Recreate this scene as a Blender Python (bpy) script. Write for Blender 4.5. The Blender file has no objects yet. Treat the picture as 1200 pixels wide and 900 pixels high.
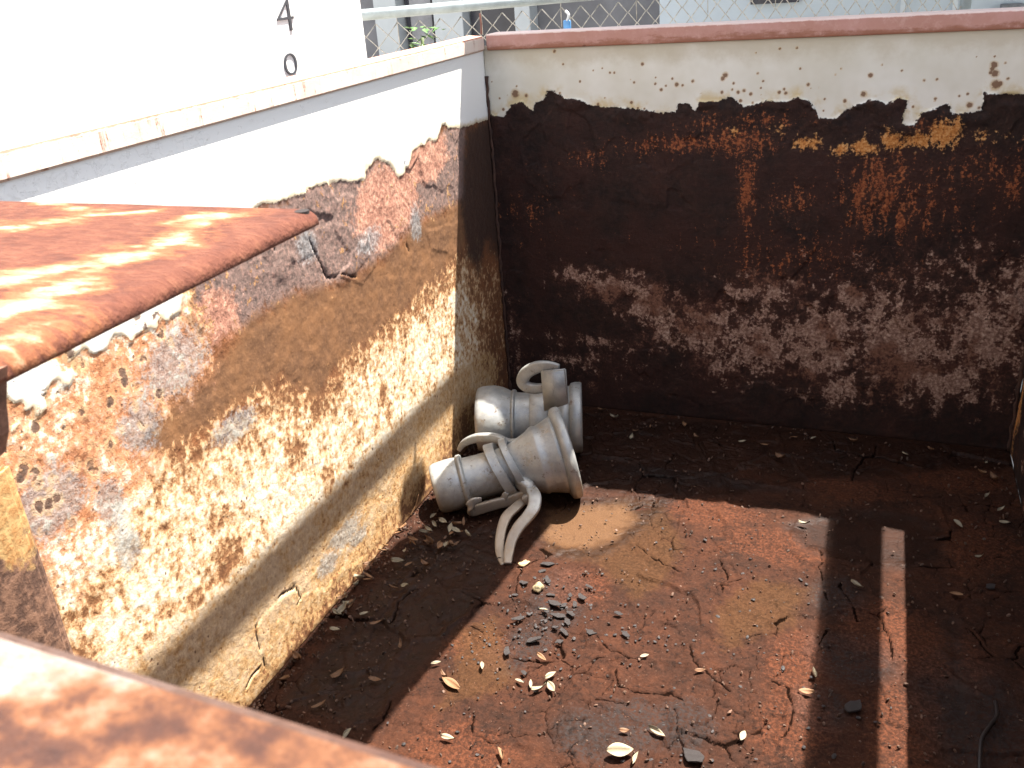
import bpy, bmesh, math, random
import numpy as np
from mathutils import Vector, Matrix, Euler

random.seed(7)
SC = bpy.context.scene
COL = SC.collection
PI = math.pi

# ---------------------------------------------------------------- measured camera
CAM = Vector((0.86581, -2.04554, 1.05728))
CROT = (1.1408437, 0.0680075, 0.3654998)
FPX = 1068.0
RM = Euler(CROT, 'XYZ').to_matrix()
W, HT, ZT, YN = 1.2, 0.886, 0.921, -1.93     # inner width, rim underside, rim top, near end


def at(px, py, axis, val):
    """Point of the measured photograph on the plane <axis>=val (offline survey of the real place)."""
    d = RM @ Vector(((px - 600) / FPX, -(py - 450) / FPX, -1))
    return CAM + d * ((val - CAM[axis]) / d[axis])


def LW(pts):
    return [(p.y, p.z) for p in (at(x, y, 0, 0.0) for x, y in pts)]


def FW(pts):
    return [(p.x, p.z) for p in (at(x, y, 1, 0.0) for x, y in pts)]


def FL(pts):
    return [(p.x, p.y) for p in (at(x, y, 2, 0.0) for x, y in pts)]


# ---------------------------------------------------------------- scene bookkeeping
def tag(o, label=None, cat=None, group=None, kind=None):
    for k, v in (('label', label), ('category', cat), ('group', group), ('kind', kind)):
        if v:
            o[k] = v
    return o


def thing(name, label, cat, loc=(0, 0, 0), group=None):
    o = bpy.data.objects.new(name, None)
    COL.objects.link(o)
    o.location = loc
    o.empty_display_size = 0.05
    return tag(o, label, cat, group)


def link(name, me, mat, parent=None, smooth=False):
    o = bpy.data.objects.new(name, me)
    COL.objects.link(o)
    if mat:
        me.materials.append(mat)
    if smooth:
        me.polygons.foreach_set('use_smooth', [True] * len(me.polygons))
    if parent is not None:
        o.parent = parent
        o.matrix_parent_inverse = Matrix.Translation(parent.location).inverted()
    return o


def from_bm(name, bm, mat, parent=None, smooth=False):
    bmesh.ops.recalc_face_normals(bm, faces=bm.faces)
    me = bpy.data.meshes.new(name)
    bm.to_mesh(me)
    bm.free()
    return link(name, me, mat, parent, smooth)


def box(bm, a, b, bevel=0.0, seg=2):
    a, b = Vector(a), Vector(b)
    g = bmesh.ops.create_cube(bm, size=1.0, matrix=Matrix.Translation((a + b) / 2) @ Matrix.Diagonal((*(b - a), 1)))
    if bevel:
        es = list({e for v in g['verts'] for e in v.link_edges})
        bmesh.ops.bevel(bm, geom=es, offset=bevel, segments=seg, affect='EDGES', profile=0.6)
    return bm


def prism(bm, pts, z0, z1):
    lo = [bm.verts.new((x, y, z0)) for x, y in pts]
    hi = [bm.verts.new((x, y, z1)) for x, y in pts]
    n = len(pts)
    bm.faces.new(lo[::-1]); bm.faces.new(hi)
    for i in range(n):
        bm.faces.new((lo[i], lo[(i + 1) % n], hi[(i + 1) % n], hi[i]))
    return bm


def tube(bm, pts, r, n=8, flat=1.0, wide=None, caps=True, sq=1.0):
    """Swept bar through pts; r may be a list; flat squashes the section along the frame's second axis."""
    pts = [Vector(p) for p in pts]
    rr = r if isinstance(r, (list, tuple)) else [r] * len(pts)
    t0 = (pts[1] - pts[0]).normalized()
    ref = Vector(wide) if wide else (Vector((0, 0, 1)) if abs(t0.z) < 0.9 else Vector((1, 0, 0)))
    rings = []
    for i, p in enumerate(pts):
        t = (pts[min(i + 1, len(pts) - 1)] - pts[max(i - 1, 0)]).normalized()
        u = (ref - t * ref.dot(t)).normalized()
        v = t.cross(u)
        if not wide:
            ref = u
        pw = lambda q: math.copysign(abs(q) ** sq, q)
        rings.append([bm.verts.new(p + u * pw(math.cos(2 * PI * k / n)) * rr[i] + v * pw(math.sin(2 * PI * k / n)) * rr[i] * flat) for k in range(n)])
    for a, b in zip(rings, rings[1:]):
        for k in range(n):
            bm.faces.new((a[k], a[(k + 1) % n], b[(k + 1) % n], b[k]))
    if caps:
        bm.faces.new(rings[0][::-1]); bm.faces.new(rings[-1])
    return bm


def smooth_path(pts, n=6):
    pts = [Vector(p) for p in pts]
    out = []
    for i in range(len(pts) - 1):
        p0, p1, p2, p3 = pts[max(i - 1, 0)], pts[i], pts[i + 1], pts[min(i + 2, len(pts) - 1)]
        for k in range(n):
            t = k / n
            out.append(0.5 * ((2 * p1) + (p2 - p0) * t + (2 * p0 - 5 * p1 + 4 * p2 - p3) * t * t + (3 * p1 - p0 - 3 * p2 + p3) * t ** 3))
    out.append(pts[-1])
    return out


# ---------------------------------------------------------------- numpy fields
def _hash(ix, iy, seed):
    h = (ix.astype(np.int64) * 374761393 + iy.astype(np.int64) * 668265263 + seed * 1274126177) & 0xFFFFFFFF
    h = ((h ^ (h >> 13)) * 1274126177) & 0xFFFFFFFF
    h = h ^ (h >> 16)
    return (h & 0xFFFFFF) / float(0xFFFFFF)


def vnoise(x, y, seed=0):
    ix, iy = np.floor(x), np.floor(y)
    fx, fy = x - ix, y - iy
    fx = fx * fx * fx * (fx * (fx * 6 - 15) + 10)
    fy = fy * fy * fy * (fy * (fy * 6 - 15) + 10)
    a = _hash(ix, iy, seed); b = _hash(ix + 1, iy, seed); c = _hash(ix, iy + 1, seed); d = _hash(ix + 1, iy + 1, seed)
    return (a * (1 - fx) + b * fx) * (1 - fy) + (c * (1 - fx) + d * fx) * fy


def fbm(x, y, scale, octv=5, seed=0, gain=0.5):
    s, a, t = 0.0, 1.0, 0.0
    for o in range(octv):
        f = scale * 2.03 ** o
        s = s + a * vnoise(x * f + 17.3 * o, y * f - 9.1 * o, seed + o)
        t += a
        a *= gain
    return s / t


def voro(x, y, scale, seed=0, jit=0.9):
    """F1, F2, random id of the nearest cell."""
    x, y = x * scale, y * scale
    ix, iy = np.floor(x), np.floor(y)
    f1 = np.full(x.shape, 9.0); f2 = np.full(x.shape, 9.0); cid = np.zeros(x.shape)
    for dx in (-1, 0, 1):
        for dy in (-1, 0, 1):
            cx, cy = ix + dx, iy + dy
            px = cx + 0.5 + (_hash(cx, cy, seed) - 0.5) * jit
            py = cy + 0.5 + (_hash(cx, cy, seed + 71) - 0.5) * jit
            d = np.hypot(px - x, py - y)
            near = d < f1
            f2 = np.where(near, f1, np.minimum(f2, d))
            cid = np.where(near, _hash(cx, cy, seed + 133), cid)
            f1 = np.where(near, d, f1)
    return f1 / scale, f2 / scale, cid


def sdpoly(u, v, poly):
    """Signed distance to a polygon, positive inside."""
    d = np.full(u.shape, 1e9); inside = np.zeros(u.shape, bool)
    n = len(poly)
    for i in range(n):
        (ax, ay), (bx, by) = poly[i], poly[(i + 1) % n]
        ex, ey = bx - ax, by - ay
        t = np.clip(((u - ax) * ex + (v - ay) * ey) / (ex * ex + ey * ey + 1e-12), 0, 1)
        d = np.minimum(d, np.hypot(u - ax - t * ex, v - ay - t * ey))
        if ay != by:
            c = ((ay > v) != (by > v)) & (u < (bx - ax) * (v - ay) / (by - ay) + ax)
            inside ^= c
    return np.where(inside, d, -d)


def sdline(u, v, pts):
    d = np.full(u.shape, 1e9)
    for (ax, ay), (bx, by) in zip(pts, pts[1:]):
        ex, ey = bx - ax, by - ay
        t = np.clip(((u - ax) * ex + (v - ay) * ey) / (ex * ex + ey * ey + 1e-12), 0, 1)
        d = np.minimum(d, np.hypot(u - ax - t * ex, v - ay - t * ey))
    return d


def union(u, v, polys):
    r = np.full(u.shape, -1e9)
    for p in polys:
        r = np.maximum(r, sdpoly(u, v, p))
    return r


def blobs(u, v, items):
    """items (cu, cv, ru, rv) -> 1 in the middle .. negative outside."""
    r = np.full(u.shape, -1.0)
    for cu, cv, ru, rv in items:
        r = np.maximum(r, 1 - np.hypot((u - cu) / ru, (v - cv) / rv))
    return r


def ss(x, a, b):
    t = np.clip((x - a) / (b - a), 0, 1)
    return t * t * (3 - 2 * t)


def sheet(name, us, vs, place, disp, attrs, mat, parent, back, thick=0.006):
    """A plate as a fine grid (front face displaced) closed by a flat back and sides: ONE mesh."""
    U, V = np.meshgrid(us, vs, indexing='ij')
    nu, nv = U.shape
    P = place(U, V, disp)                       # (nu,nv,3)
    co = P.reshape(-1, 3)
    idx = np.arange(nu * nv).reshape(nu, nv)
    q = np.stack([idx[:-1, :-1], idx[1:, :-1], idx[1:, 1:], idx[:-1, 1:]], -1).reshape(-1, 4)
    corners = [(0, 0), (nu - 1, 0), (nu - 1, nv - 1), (0, nv - 1)]
    bco = np.array([place(U[i:i + 1, j:j + 1], V[i:i + 1, j:j + 1], np.array([[-thick]]))[0, 0] for i, j in corners])
    base = nu * nv
    co = np.concatenate([co, bco])
    # sides: fans from the border to the back corners
    me = bpy.data.meshes.new(name)
    faces = [(base + 3, base + 2, base + 1, base + 0)]
    b0 = [int(k) for k in idx[:, 0]]; b1 = [int(k) for k in idx[-1, :]]; b2 = [int(k) for k in idx[::-1, -1]]; b3 = [int(k) for k in idx[0, ::-1]]
    for k, run in enumerate((b0, b1, b2, b3)):
        faces.append(tuple(reversed(run)) + (base + k, base + (k + 1) % 4))
    nq = len(q)
    loops = np.concatenate([q.reshape(-1), np.array([i for f in faces for i in f])])
    starts = np.concatenate([np.arange(nq) * 4, nq * 4 + np.cumsum([0] + [len(f) for f in faces[:-1]])])
    me.vertices.add(len(co)); me.vertices.foreach_set('co', co.astype(np.float32).ravel())
    me.loops.add(len(loops)); me.loops.foreach_set('vertex_index', loops.astype(np.int32))
    me.polygons.add(len(starts)); me.polygons.foreach_set('loop_start', starts.astype(np.int32))
    me.update(calc_edges=True)
    me.validate()
    for k, a in attrs.items():
        at_ = me.attributes.new(k, 'FLOAT', 'POINT')
        at_.data.foreach_set('value', np.concatenate([np.broadcast_to(a, U.shape).ravel(), np.full(4, -1.0)]).astype(np.float32))
    o = link(name, me, mat, parent)
    sm = np.ones(len(me.polygons), bool); sm[nq:] = False
    me.polygons.foreach_set('use_smooth', sm)
    return o


# ---------------------------------------------------------------- shader helper
class Mat:
    def __init__(s, name):
        s.m = bpy.data.materials.new(name)
        s.m.use_nodes = True
        s.nt = s.m.node_tree
        s.nt.nodes.clear()
        s.out = s.nt.nodes.new('ShaderNodeOutputMaterial')
        s.b = s.nt.nodes.new('ShaderNodeBsdfPrincipled')
        s.nt.links.new(s.b.outputs[0], s.out.inputs[0])
        tc = s.nt.nodes.new('ShaderNodeTexCoord')
        s.co = tc.outputs['Object']

    def _in(s, sock, v):
        if isinstance(v, bpy.types.NodeSocket):
            s.nt.links.new(v, sock)
        elif v is not None:
            if sock.type == 'RGBA' and len(v) == 3:
                v = (*v, 1)
            sock.default_value = v

    def map(s, scale=(1, 1, 1), rot=(0, 0, 0), loc=(0, 0, 0)):
        n = s.nt.nodes.new('ShaderNodeMapping')
        s._in(n.inputs['Vector'], s.co)
        n.inputs['Scale'].default_value = scale
        n.inputs['Rotation'].default_value = rot
        n.inputs['Location'].default_value = loc
        return n.outputs[0]

    def noise(s, scale, detail=6, rough=0.6, dist=0.0, vec=None):
        n = s.nt.nodes.new('ShaderNodeTexNoise')
        s._in(n.inputs['Vector'], vec or s.co)
        n.inputs['Scale'].default_value = scale
        n.inputs['Detail'].default_value = detail
        n.inputs['Roughness'].default_value = rough
        n.inputs['Distortion'].default_value = dist
        return n.outputs[0]

    def voro(s, scale, feature='F1', rnd=1.0, vec=None, out='Distance'):
        n = s.nt.nodes.new('ShaderNodeTexVoronoi')
        n.feature = feature
        s._in(n.inputs['Vector'], vec or s.co)
        n.inputs['Scale'].default_value = scale
        n.inputs['Randomness'].default_value = rnd
        return n.outputs[out]

    def attr(s, name):
        n = s.nt.nodes.new('ShaderNodeAttribute')
        n.attribute_name = name
        return n.outputs['Fac']

    def op(s, o, a, b=None, c=None):
        n = s.nt.nodes.new('ShaderNodeMath')
        n.operation = o
        s._in(n.inputs[0], a)
        if b is not None: s._in(n.inputs[1], b)
        if c is not None: s._in(n.inputs[2], c)
        return n.outputs[0]

    def add(s, a, b): return s.op('ADD', a, b)
    def mul(s, a, b): return s.op('MULTIPLY', a, b)
    def mad(s, a, b, c): return s.op('MULTIPLY_ADD', a, b, c)

    def step(s, x, lo, hi, to0=0.0, to1=1.0):
        n = s.nt.nodes.new('ShaderNodeMapRange')
        n.interpolation_type = 'SMOOTHSTEP'
        s._in(n.inputs[0], x)
        for i, v in ((1, lo), (2, hi), (3, to0), (4, to1)):
            s._in(n.inputs[i], v)
        return n.outputs[0]

    def mix(s, f, a, b):
        n = s.nt.nodes.new('ShaderNodeMix')
        n.data_type = 'RGBA'
        s._in(n.inputs[0], f); s._in(n.inputs[6], a); s._in(n.inputs[7], b)
        return n.outputs[2]

    def mixf(s, f, a, b):
        n = s.nt.nodes.new('ShaderNodeMix')
        s._in(n.inputs[0], f); s._in(n.inputs[2], a); s._in(n.inputs[3], b)
        return n.outputs[0]

    def ramp(s, x, stops):
        n = s.nt.nodes.new('ShaderNodeValToRGB')
        s._in(n.inputs[0], x)
        el = n.color_ramp.elements
        while len(el) < len(stops): el.new(0.5)
        for e, (p, c) in zip(el, stops):
            e.position = p
            e.color = (*c, 1)
        return n.outputs[0]

    def edge(s, a, n, amp, w=0.06):
        """mask where attribute a plus centred noise n*amp is positive"""
        return s.step(s.mad(s.add(n, -0.5), amp, a), -w, w)

    def bump(s, h, strength=0.5, dist=0.004, prev=None):
        n = s.nt.nodes.new('ShaderNodeBump')
        n.inputs['Strength'].default_value = strength
        n.inputs['Distance'].default_value = dist
        s._in(n.inputs['Height'], h)
        if prev is not None: s._in(n.inputs['Normal'], prev)
        return n.outputs[0]

    def done(s, col, rough=0.8, normal=None, metal=0.0, spec=0.5):
        s._in(s.b.inputs['Base Color'], col)
        s._in(s.b.inputs['Roughness'], rough)
        s._in(s.b.inputs['Metallic'], metal)
        s._in(s.b.inputs['Specular IOR Level'], spec)
        if normal is not None: s._in(s.b.inputs['Normal'], normal)
        return s.m


def plain(name, col, rough=0.7, var=0.25, scale=30, metal=0.0, bump=0.0, spec=0.5):
    M = Mat(name)
    n = M.noise(scale, 6, 0.65)
    dark = tuple(c * (1 - var) for c in col); lite = tuple(min(1, c * (1 + var)) for c in col)
    c = M.mix(M.step(n, 0.3, 0.7), dark, lite)
    nb = M.bump(M.noise(scale * 6, 4), bump, 0.002) if bump else None
    return M.done(c, rough, nb, metal, spec)


# ================================================================ MATERIALS
def rust_base(M, scale=1.0):
    """mottled rust colour of medium value, plus its two noises"""
    a = M.noise(14 * scale, 8, 0.68)
    b = M.noise(75 * scale, 7, 0.7)
    m = M.mad(a, 0.55, M.mul(b, 0.45))
    return a, b, m


def mat_left():
    M = Mat('weathered_left_wall')
    a, b, m = rust_base(M)
    c = M.noise(260, 4, 0.6)
    st = M.noise(95, 7, 0.62, 0, M.map((1, 1, 0.85)))
    fine = M.noise(130, 6, 0.7)
    lump = M.noise(30, 6, .62)
    mid = M.mad(b, .5, M.mul(lump, .5))
    col = M.ramp(m, [(0.30, (.06, .03, .02)), (0.46, (.15, .06, .025)), (0.58, (.24, .09, .033)), (0.75, (.36, .16, .065))])
    # flaky purple grey rust with pink bits
    pur = M.ramp(M.mad(b, .45, M.mul(fine, .55)), [(.32, (.075, .055, .05)), (.44, (.145, .10, .085)), (.53, (.23, .15, .125)), (.61, (.33, .20, .16)), (.70, (.48, .29, .22))])
    pink = M.ramp(M.mad(fine, .6, M.mul(lump, .4)), [(.36, (.17, .085, .06)), (.49, (.40, .19, .13)), (.62, (.62, .38, .27))])
    pur = M.mix(M.edge(M.attr('pink'), mid, 4.5, .35), pur, pink)
    col = M.mix(M.edge(M.attr('purple'), mid, 3.2, .3), col, pur)
    # smooth brown run
    bro = M.mix(M.step(a, .35, .7), (.145, .072, .036), (.235, .112, .048))
    bro = M.mix(M.step(fine, .47, .75), bro, (.26, .13, .06))
    col = M.mix(M.edge(M.attr('brown'), mid, 2.6, .35), col, bro)
    # old paint wearing off in a speckle: t > 0 is paint, thin at its borders
    sp = M.mad(st, .62, M.mul(b, .38))
    t = M.mad(M.add(sp, -.5), 1.15, M.mad(M.attr('mott'), .12, M.mad(M.add(lump, -.5), .62, M.mad(M.add(a, -.5), .45, -.015))))
    ors = M.edge(M.attr('orange'), mid, 2.2, .5)
    pt = M.ramp(M.mad(t, 2.2, .2), [(.14, (.26, .12, .05)), (.26, (.42, .235, .11)), (.40, (.58, .39, .215)), (.56, (.68, .56, .40)), (.8, (.78, .71, .58))])
    po = M.ramp(M.mad(fine, .5, M.mul(lump, .5)), [(.33, (.22, .085, .05)), (.42, (.42, .17, .075)), (.50, (.54, .26, .13)), (.57, (.56, .31, .20)), (.68, (.72, .53, .34))])
    pt = M.mix(M.mul(ors, M.step(t, .26, .10)), pt, po)
    tn = M.mul(M.edge(M.attr('tan'), mid, 2.2, .4), .75)
    pt = M.mix(tn, pt, M.ramp(M.mad(fine, .5, M.mul(b, .5)), [(.34, (.20, .10, .04)), (.46, (.38, .21, .08)), (.6, (.54, .34, .155)), (.7, (.64, .47, .26))]))
    k = M.step(t, -.045, -.005)
    # worn stain between the speckles: warmer towards the paint, salmon in the stained zone
    near = M.mul(M.mul(M.step(t, -.30, -.02), .8), M.step(M.mad(M.add(lump, -.5), 1.6, M.attr('mott')), -.55, .15))
    col = M.mix(near, col, M.ramp(M.mad(fine, .5, M.mul(b, .5)), [(.34, (.12, .055, .026)), (.48, (.25, .115, .048)), (.64, (.40, .22, .11))]))
    sal = M.ramp(M.mad(fine, .45, M.mul(lump, .55)), [(.32, (.15, .065, .04)), (.42, (.33, .135, .065)), (.52, (.47, .215, .11)), (.60, (.50, .27, .18)), (.70, (.60, .38, .24))])
    col = M.mix(M.mul(ors, .88), col, sal)
    col = M.mix(k, col, pt)
    # round rust freckles in the paint
    v2 = M.voro(75, vec=M.map((1, 1, .8)))
    fr = M.mul(M.step(M.mad(fine, .35, v2), .36, .27), M.step(M.noise(20, 4, .6), .47, .53))
    col = M.mix(M.mul(M.mul(fr, k), .85), col, (.14, .065, .035))
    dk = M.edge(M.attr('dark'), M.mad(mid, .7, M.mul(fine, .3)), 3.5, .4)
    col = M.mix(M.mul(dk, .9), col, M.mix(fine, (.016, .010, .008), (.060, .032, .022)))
    # grey blue bare patches
    gr = M.mix(M.step(fine, .36, .64), (.12, .125, .125), (.33, .36, .37))
    gm = M.edge(M.attr('grey'), M.mad(mid, .6, M.mul(fine, .4)), 6.0, .45)
    col = M.mix(M.mul(gm, .6), col, gr)
    # sound white paint above the ragged edge
    ea = M.mad(M.add(M.mad(b, .5, M.mul(fine, .5)), -.5), .8, M.attr('paint'))
    top = M.step(ea, -.03, .03)
    wc = M.mix(M.step(ea, .05, .45), (.64, .54, .38), (.82, .81, .77))
    wc = M.mix(M.mul(M.step(fine, .62, .7), M.step(ea, .6, .1)), wc, (.35, .17, .08))
    col = M.mix(top, col, wc)
    # pits with pale halo
    v = M.voro(40, vec=M.map((1, 1, .85)))
    sel = M.mul(M.step(M.attr('pits'), -.5, .4), M.step(M.noise(21, 3), .41, .50))
    vd = M.mad(M.add(fine, -.5), .45, v)
    pit = M.mul(M.step(vd, .30, .22), sel)
    halo = M.mul(M.mul(M.step(vd, .52, .34), sel), .45)
    col = M.mix(halo, col, (.66, .46, .25))
    col = M.mix(M.mul(pit, .92), col, M.mix(M.step(v, .0, .25), (.055, .038, .034), (.13, .07, .05)))
    h = M.add(M.mul(lump, .6), M.add(M.mul(b, .5), M.mul(fine, .3)))
    h = M.mixf(top, h, M.mad(a, .05, .75))
    h = M.add(h, M.mul(k, .12))
    ck = M.step(M.attr('crack'), .3, .7)
    col = M.mix(M.mul(ck, .9), col, (.018, .010, .008))
    h = M.add(h, M.add(M.mul(pit, -.4), M.add(M.mul(fr, -.15), M.mul(ck, -.6))))
    sm = M.edge(M.attr('brown'), mid, 2.6, .35)
    h = M.mixf(M.mul(sm, .7), h, M.mad(b, .2, .6))
    nb = M.bump(h, .55, .006)
    return M.done(col, M.mixf(top, .85, .6), nb, 0, .3)


def mat_far():
    M = Mat('weathered_end_wall')
    a, b, m = rust_base(M)
    fine = M.noise(150, 6, .7)
    st = M.noise(58, 7, .68, .3, M.map((1, 1, .75)))
    sv = M.noise(60, 6, .65, .2, M.map((1, 1, .28)))
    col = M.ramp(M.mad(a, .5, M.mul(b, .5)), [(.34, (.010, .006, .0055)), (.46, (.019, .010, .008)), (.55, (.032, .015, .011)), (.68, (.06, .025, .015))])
    ml = M.step(M.noise(6, 6, .65), .42, .62)
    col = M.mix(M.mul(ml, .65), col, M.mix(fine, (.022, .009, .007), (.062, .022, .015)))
    # reddish rust runs
    red = M.ramp(fine, [(.34, (.07, .022, .011)), (.5, (.21, .058, .022)), (.66, (.38, .13, .045))])
    rn = M.mul(M.add(M.mad(sv, .45, M.mad(fine, .35, M.mul(b, .2))), -.5), 1.7)
    col = M.mix(M.mul(M.step(M.mad(M.attr('red'), .25, M.mul(rn, .5)), -.02, .22), .6), col, (.062, .022, .013))
    rm = M.mul(M.step(M.mad(M.attr('red'), .19, rn), .09, .20), .95)
    col = M.mix(rm, col, red)
    # bright orange lip
    org = M.ramp(fine, [(.34, (.26, .08, .02)), (.5, (.5, .2, .05)), (.68, (.66, .40, .17))])
    om = M.step(M.mad(M.attr('lip'), .22, M.mul(rn, .8)), .045, .15)
    col = M.mix(om, col, org)
    # lower remains: a warm brown haze, then lumps of tan, then pale flecks
    nn = M.mad(M.noise(36, 7, .66, .2, M.map((1, 1, .8))), .5, M.mad(M.noise(20, 5, .6), .28, M.mul(fine, .22)))
    am = M.attr('mott')
    k0 = M.step(M.add(nn, M.mul(am, .20)), .47, .62)
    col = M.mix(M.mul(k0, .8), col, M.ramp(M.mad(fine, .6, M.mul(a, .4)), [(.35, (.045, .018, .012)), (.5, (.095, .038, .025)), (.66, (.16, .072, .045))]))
    k1 = M.step(M.add(M.mul(M.add(nn, -.5), 1.35), M.mul(am, .18)), .055, .125)
    pt = M.ramp(M.mad(fine, .6, M.mul(b, .4)), [(.36, (.13, .068, .048)), (.48, (.25, .145, .105)), (.58, (.42, .28, .21)), (.68, (.62, .48, .37))])
    pt = M.mix(M.step(M.noise(9, 3), .50, .60), pt, M.ramp(fine, [(.35, (.09, .036, .024)), (.65, (.24, .12, .075))]))
    col = M.mix(M.mul(k1, .92), col, pt)
    # paint above
    ea = M.mad(M.add(M.mad(b, .5, M.mul(fine, .5)), -.5), .65, M.attr('paint'))
    top = M.step(ea, -.02, .02)
    wc = M.mix(M.step(M.noise(5, 4), .35, .7), (.60, .56, .46), (.72, .69, .615))
    stain = M.mul(M.step(M.noise(16, 6, .6), .47, .62), M.step(ea, 1.0, .1))
    wc = M.mix(stain, wc, (.56, .45, .26))
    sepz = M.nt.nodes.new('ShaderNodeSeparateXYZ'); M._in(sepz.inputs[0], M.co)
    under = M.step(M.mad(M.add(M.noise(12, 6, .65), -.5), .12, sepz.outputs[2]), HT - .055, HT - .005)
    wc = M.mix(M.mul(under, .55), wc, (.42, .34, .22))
    spots = M.attr('spots')
    sm = M.mul(M.step(M.mad(M.add(fine, -.5), 2.0, spots), .05, .6), .85)
    wc = M.mix(M.mul(M.step(M.mad(M.add(b, -.5), 1.0, spots), -.6, .2), .55), wc, (.50, .33, .15))
    wc = M.mix(sm, wc, (.13, .055, .028))
    col = M.mix(top, col, wc)
    h = M.add(M.mul(a, .6), M.add(M.mul(b, .6), M.mul(fine, .3)))
    h = M.mixf(top, h, .95)
    nb = M.bump(h, .6, .008)
    return M.done(col, M.mixf(top, .8, .55), nb, 0, .25)


def mat_floor():
    M = Mat('rusted_floor_plate')
    a = M.noise(9, 8, .66)
    b = M.noise(55, 7, .7)
    fine = M.noise(190, 5, .68)
    gr = M.noise(520, 3, .6)
    m = M.mad(a, .4, M.mad(b, .35, M.mul(fine, .25)))
    col = M.ramp(m, [(.34, (.010, .0050, .0033)), (.43, (.022, .0085, .0046)), (.51, (.035, .0123, .0060)), (.60, (.051, .0172, .0076)), (.73, (.088, .034, .0130))])
    # grey scale flakes
    ge = M.mul(M.mul(M.edge(M.attr('scale'), M.mad(b, .6, M.mul(a, .4)), 5.0, .5), M.step(fine, .36, .60)), .8)
    col = M.mix(ge, col, M.mix(fine, (.010, .0085, .0085), (.028, .023, .022)))
    # dark scale speckle
    dsp = M.mul(M.step(M.noise(120, 5, .72), .56, .64), M.step(M.noise(13, 4, .6), .36, .60))
    col = M.mix(M.mul(dsp, .7), col, (.010, .0065, .0055))
    # fresh orange rust
    oe = M.mul(M.mul(M.edge(M.attr('orange'), M.mad(a, .5, M.mul(b, .5)), 6.0, .7), M.step(fine, .36, .70)), .6)
    col = M.mix(oe, col, M.mix(fine, (.050, .0150, .007), (.165, .050, .019)))
    # ochre silt
    oc = M.edge(M.attr('ochre'), M.mad(b, .6, M.mul(a, .4)), 4.0, .6)
    col = M.mix(M.mul(oc, .7), col, M.mix(M.step(fine, .35, .65), (.036, .0155, .0055), (.060, .026, .0085)))
    # sand under the shallow puddle
    sa = M.mul(M.edge(M.attr('sand'), M.mad(a, .5, M.mul(b, .5)), 3.4, .75), M.step(b, .25, .55, .72, 1.0))
    col = M.mix(sa, col, M.mix(M.step(gr, .35, .65), (.058, .027, .0115), (.105, .053, .024)))
    # damp patches, with shadow zones of the floor darkened in the colour
    we = M.edge(M.attr('wet_shade'), M.mad(a, .6, M.mul(b, .4)), 3.0, .5)
    wc = M.mix(we, col, (.008, .0045, .0035))
    col = M.mix(M.mul(we, .55), col, wc)
    # dark seams where the plates have lifted
    cr = M.step(M.attr('crack'), .25, .75)
    col = M.mix(M.mul(cr, .9), col, (.004, .0025, .002))
    # bright grains: sun glitter on the floor put into its colour
    sp = M.voro(240, out='Color')
    v1 = M.voro(240)
    g = M.mul(M.step(M.noise(240, 0), .66, .72), M.step(v1, .32, .18))
    col = M.mix(M.mul(g, .40), col, (.17, .09, .06))
    h = M.add(M.mul(b, .55), M.add(M.mul(fine, .7), M.mul(gr, .4)))
    h = M.add(h, M.mul(dsp, .35))
    h = M.mixf(M.mul(we, .6), h, .5)
    h = M.mixf(M.mul(sa, .8), h, M.mad(gr, .2, .4))
    nb = M.bump(h, .75, .005)
    ro = M.mixf(we, M.mixf(M.step(fine, .45, .7), .85, .62), M.step(b, .4, .7, .42, .62))
    ro = M.mixf(M.mul(sa, .5), ro, .35)
    return M.done(col, ro, nb, 0, M.mixf(cr, M.mixf(we, .14, .13), 0.0))


def mat_rim(name, paint, paint2, rust=(.30, .10, .045), amount=.5, dirty=.0, sc=1.0):
    M = Mat(name)
    a = M.noise(11 * sc, 8, .66)
    b = M.noise(60 * sc, 7, .7)
    runs = M.noise(26, 6, .7, .3, M.map((1, 1, .35)))
    c = M.mix(M.step(a, .38, .66), paint, paint2)
    c = M.mix(M.mul(M.step(runs, .52, .7), .65), c, tuple(.55 * r + .2 * p for r, p in zip(rust, paint)))
    k = M.step(M.mad(runs, .55, M.mul(b, .45)), .62 - amount * .1, .70 - amount * .1)
    c = M.mix(k, c, M.mix(M.step(b, .4, .65), tuple(r * .35 for r in rust), rust))
    nb = M.bump(M.add(M.mul(b, .5), M.mul(k, -.3)), .4, .004)
    return M.done(c, .65, nb, 0, .35)


def mat_plate():
    M = Mat('rusty_plate_with_worn_paint')
    a = M.noise(16, 8, .70, 0, M.map((.7, 2.0, 1), (0, 0, -.3)))
    b = M.noise(40, 7, .7)
    f = M.noise(120, 5, .65, 0, M.map((.6, 1.8, 1), (0, 0, -.3)))
    c = M.ramp(M.mad(b, .6, M.mul(f, .4)), [(.32, (.058, .020, .014)), (.5, (.105, .036, .022)), (.68, (.165, .066, .038))])
    w = M.add(M.attr('wear'), M.mul(M.add(M.mad(a, .55, M.mad(b, .25, M.mul(f, .2))), -.5), 6.5))
    c = M.mix(M.step(w, -.1, .6), c, (.19, .070, .030))
    c = M.mix(M.step(w, .40, 1.2), c, M.mix(M.step(b, .35, .7), (.46, .36, .25), (.28, .14, .07)))
    nb = M.bump(M.add(b, M.mul(f, .9)), .8, .005)
    return M.done(c, .85, nb, 0, .2)


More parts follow.
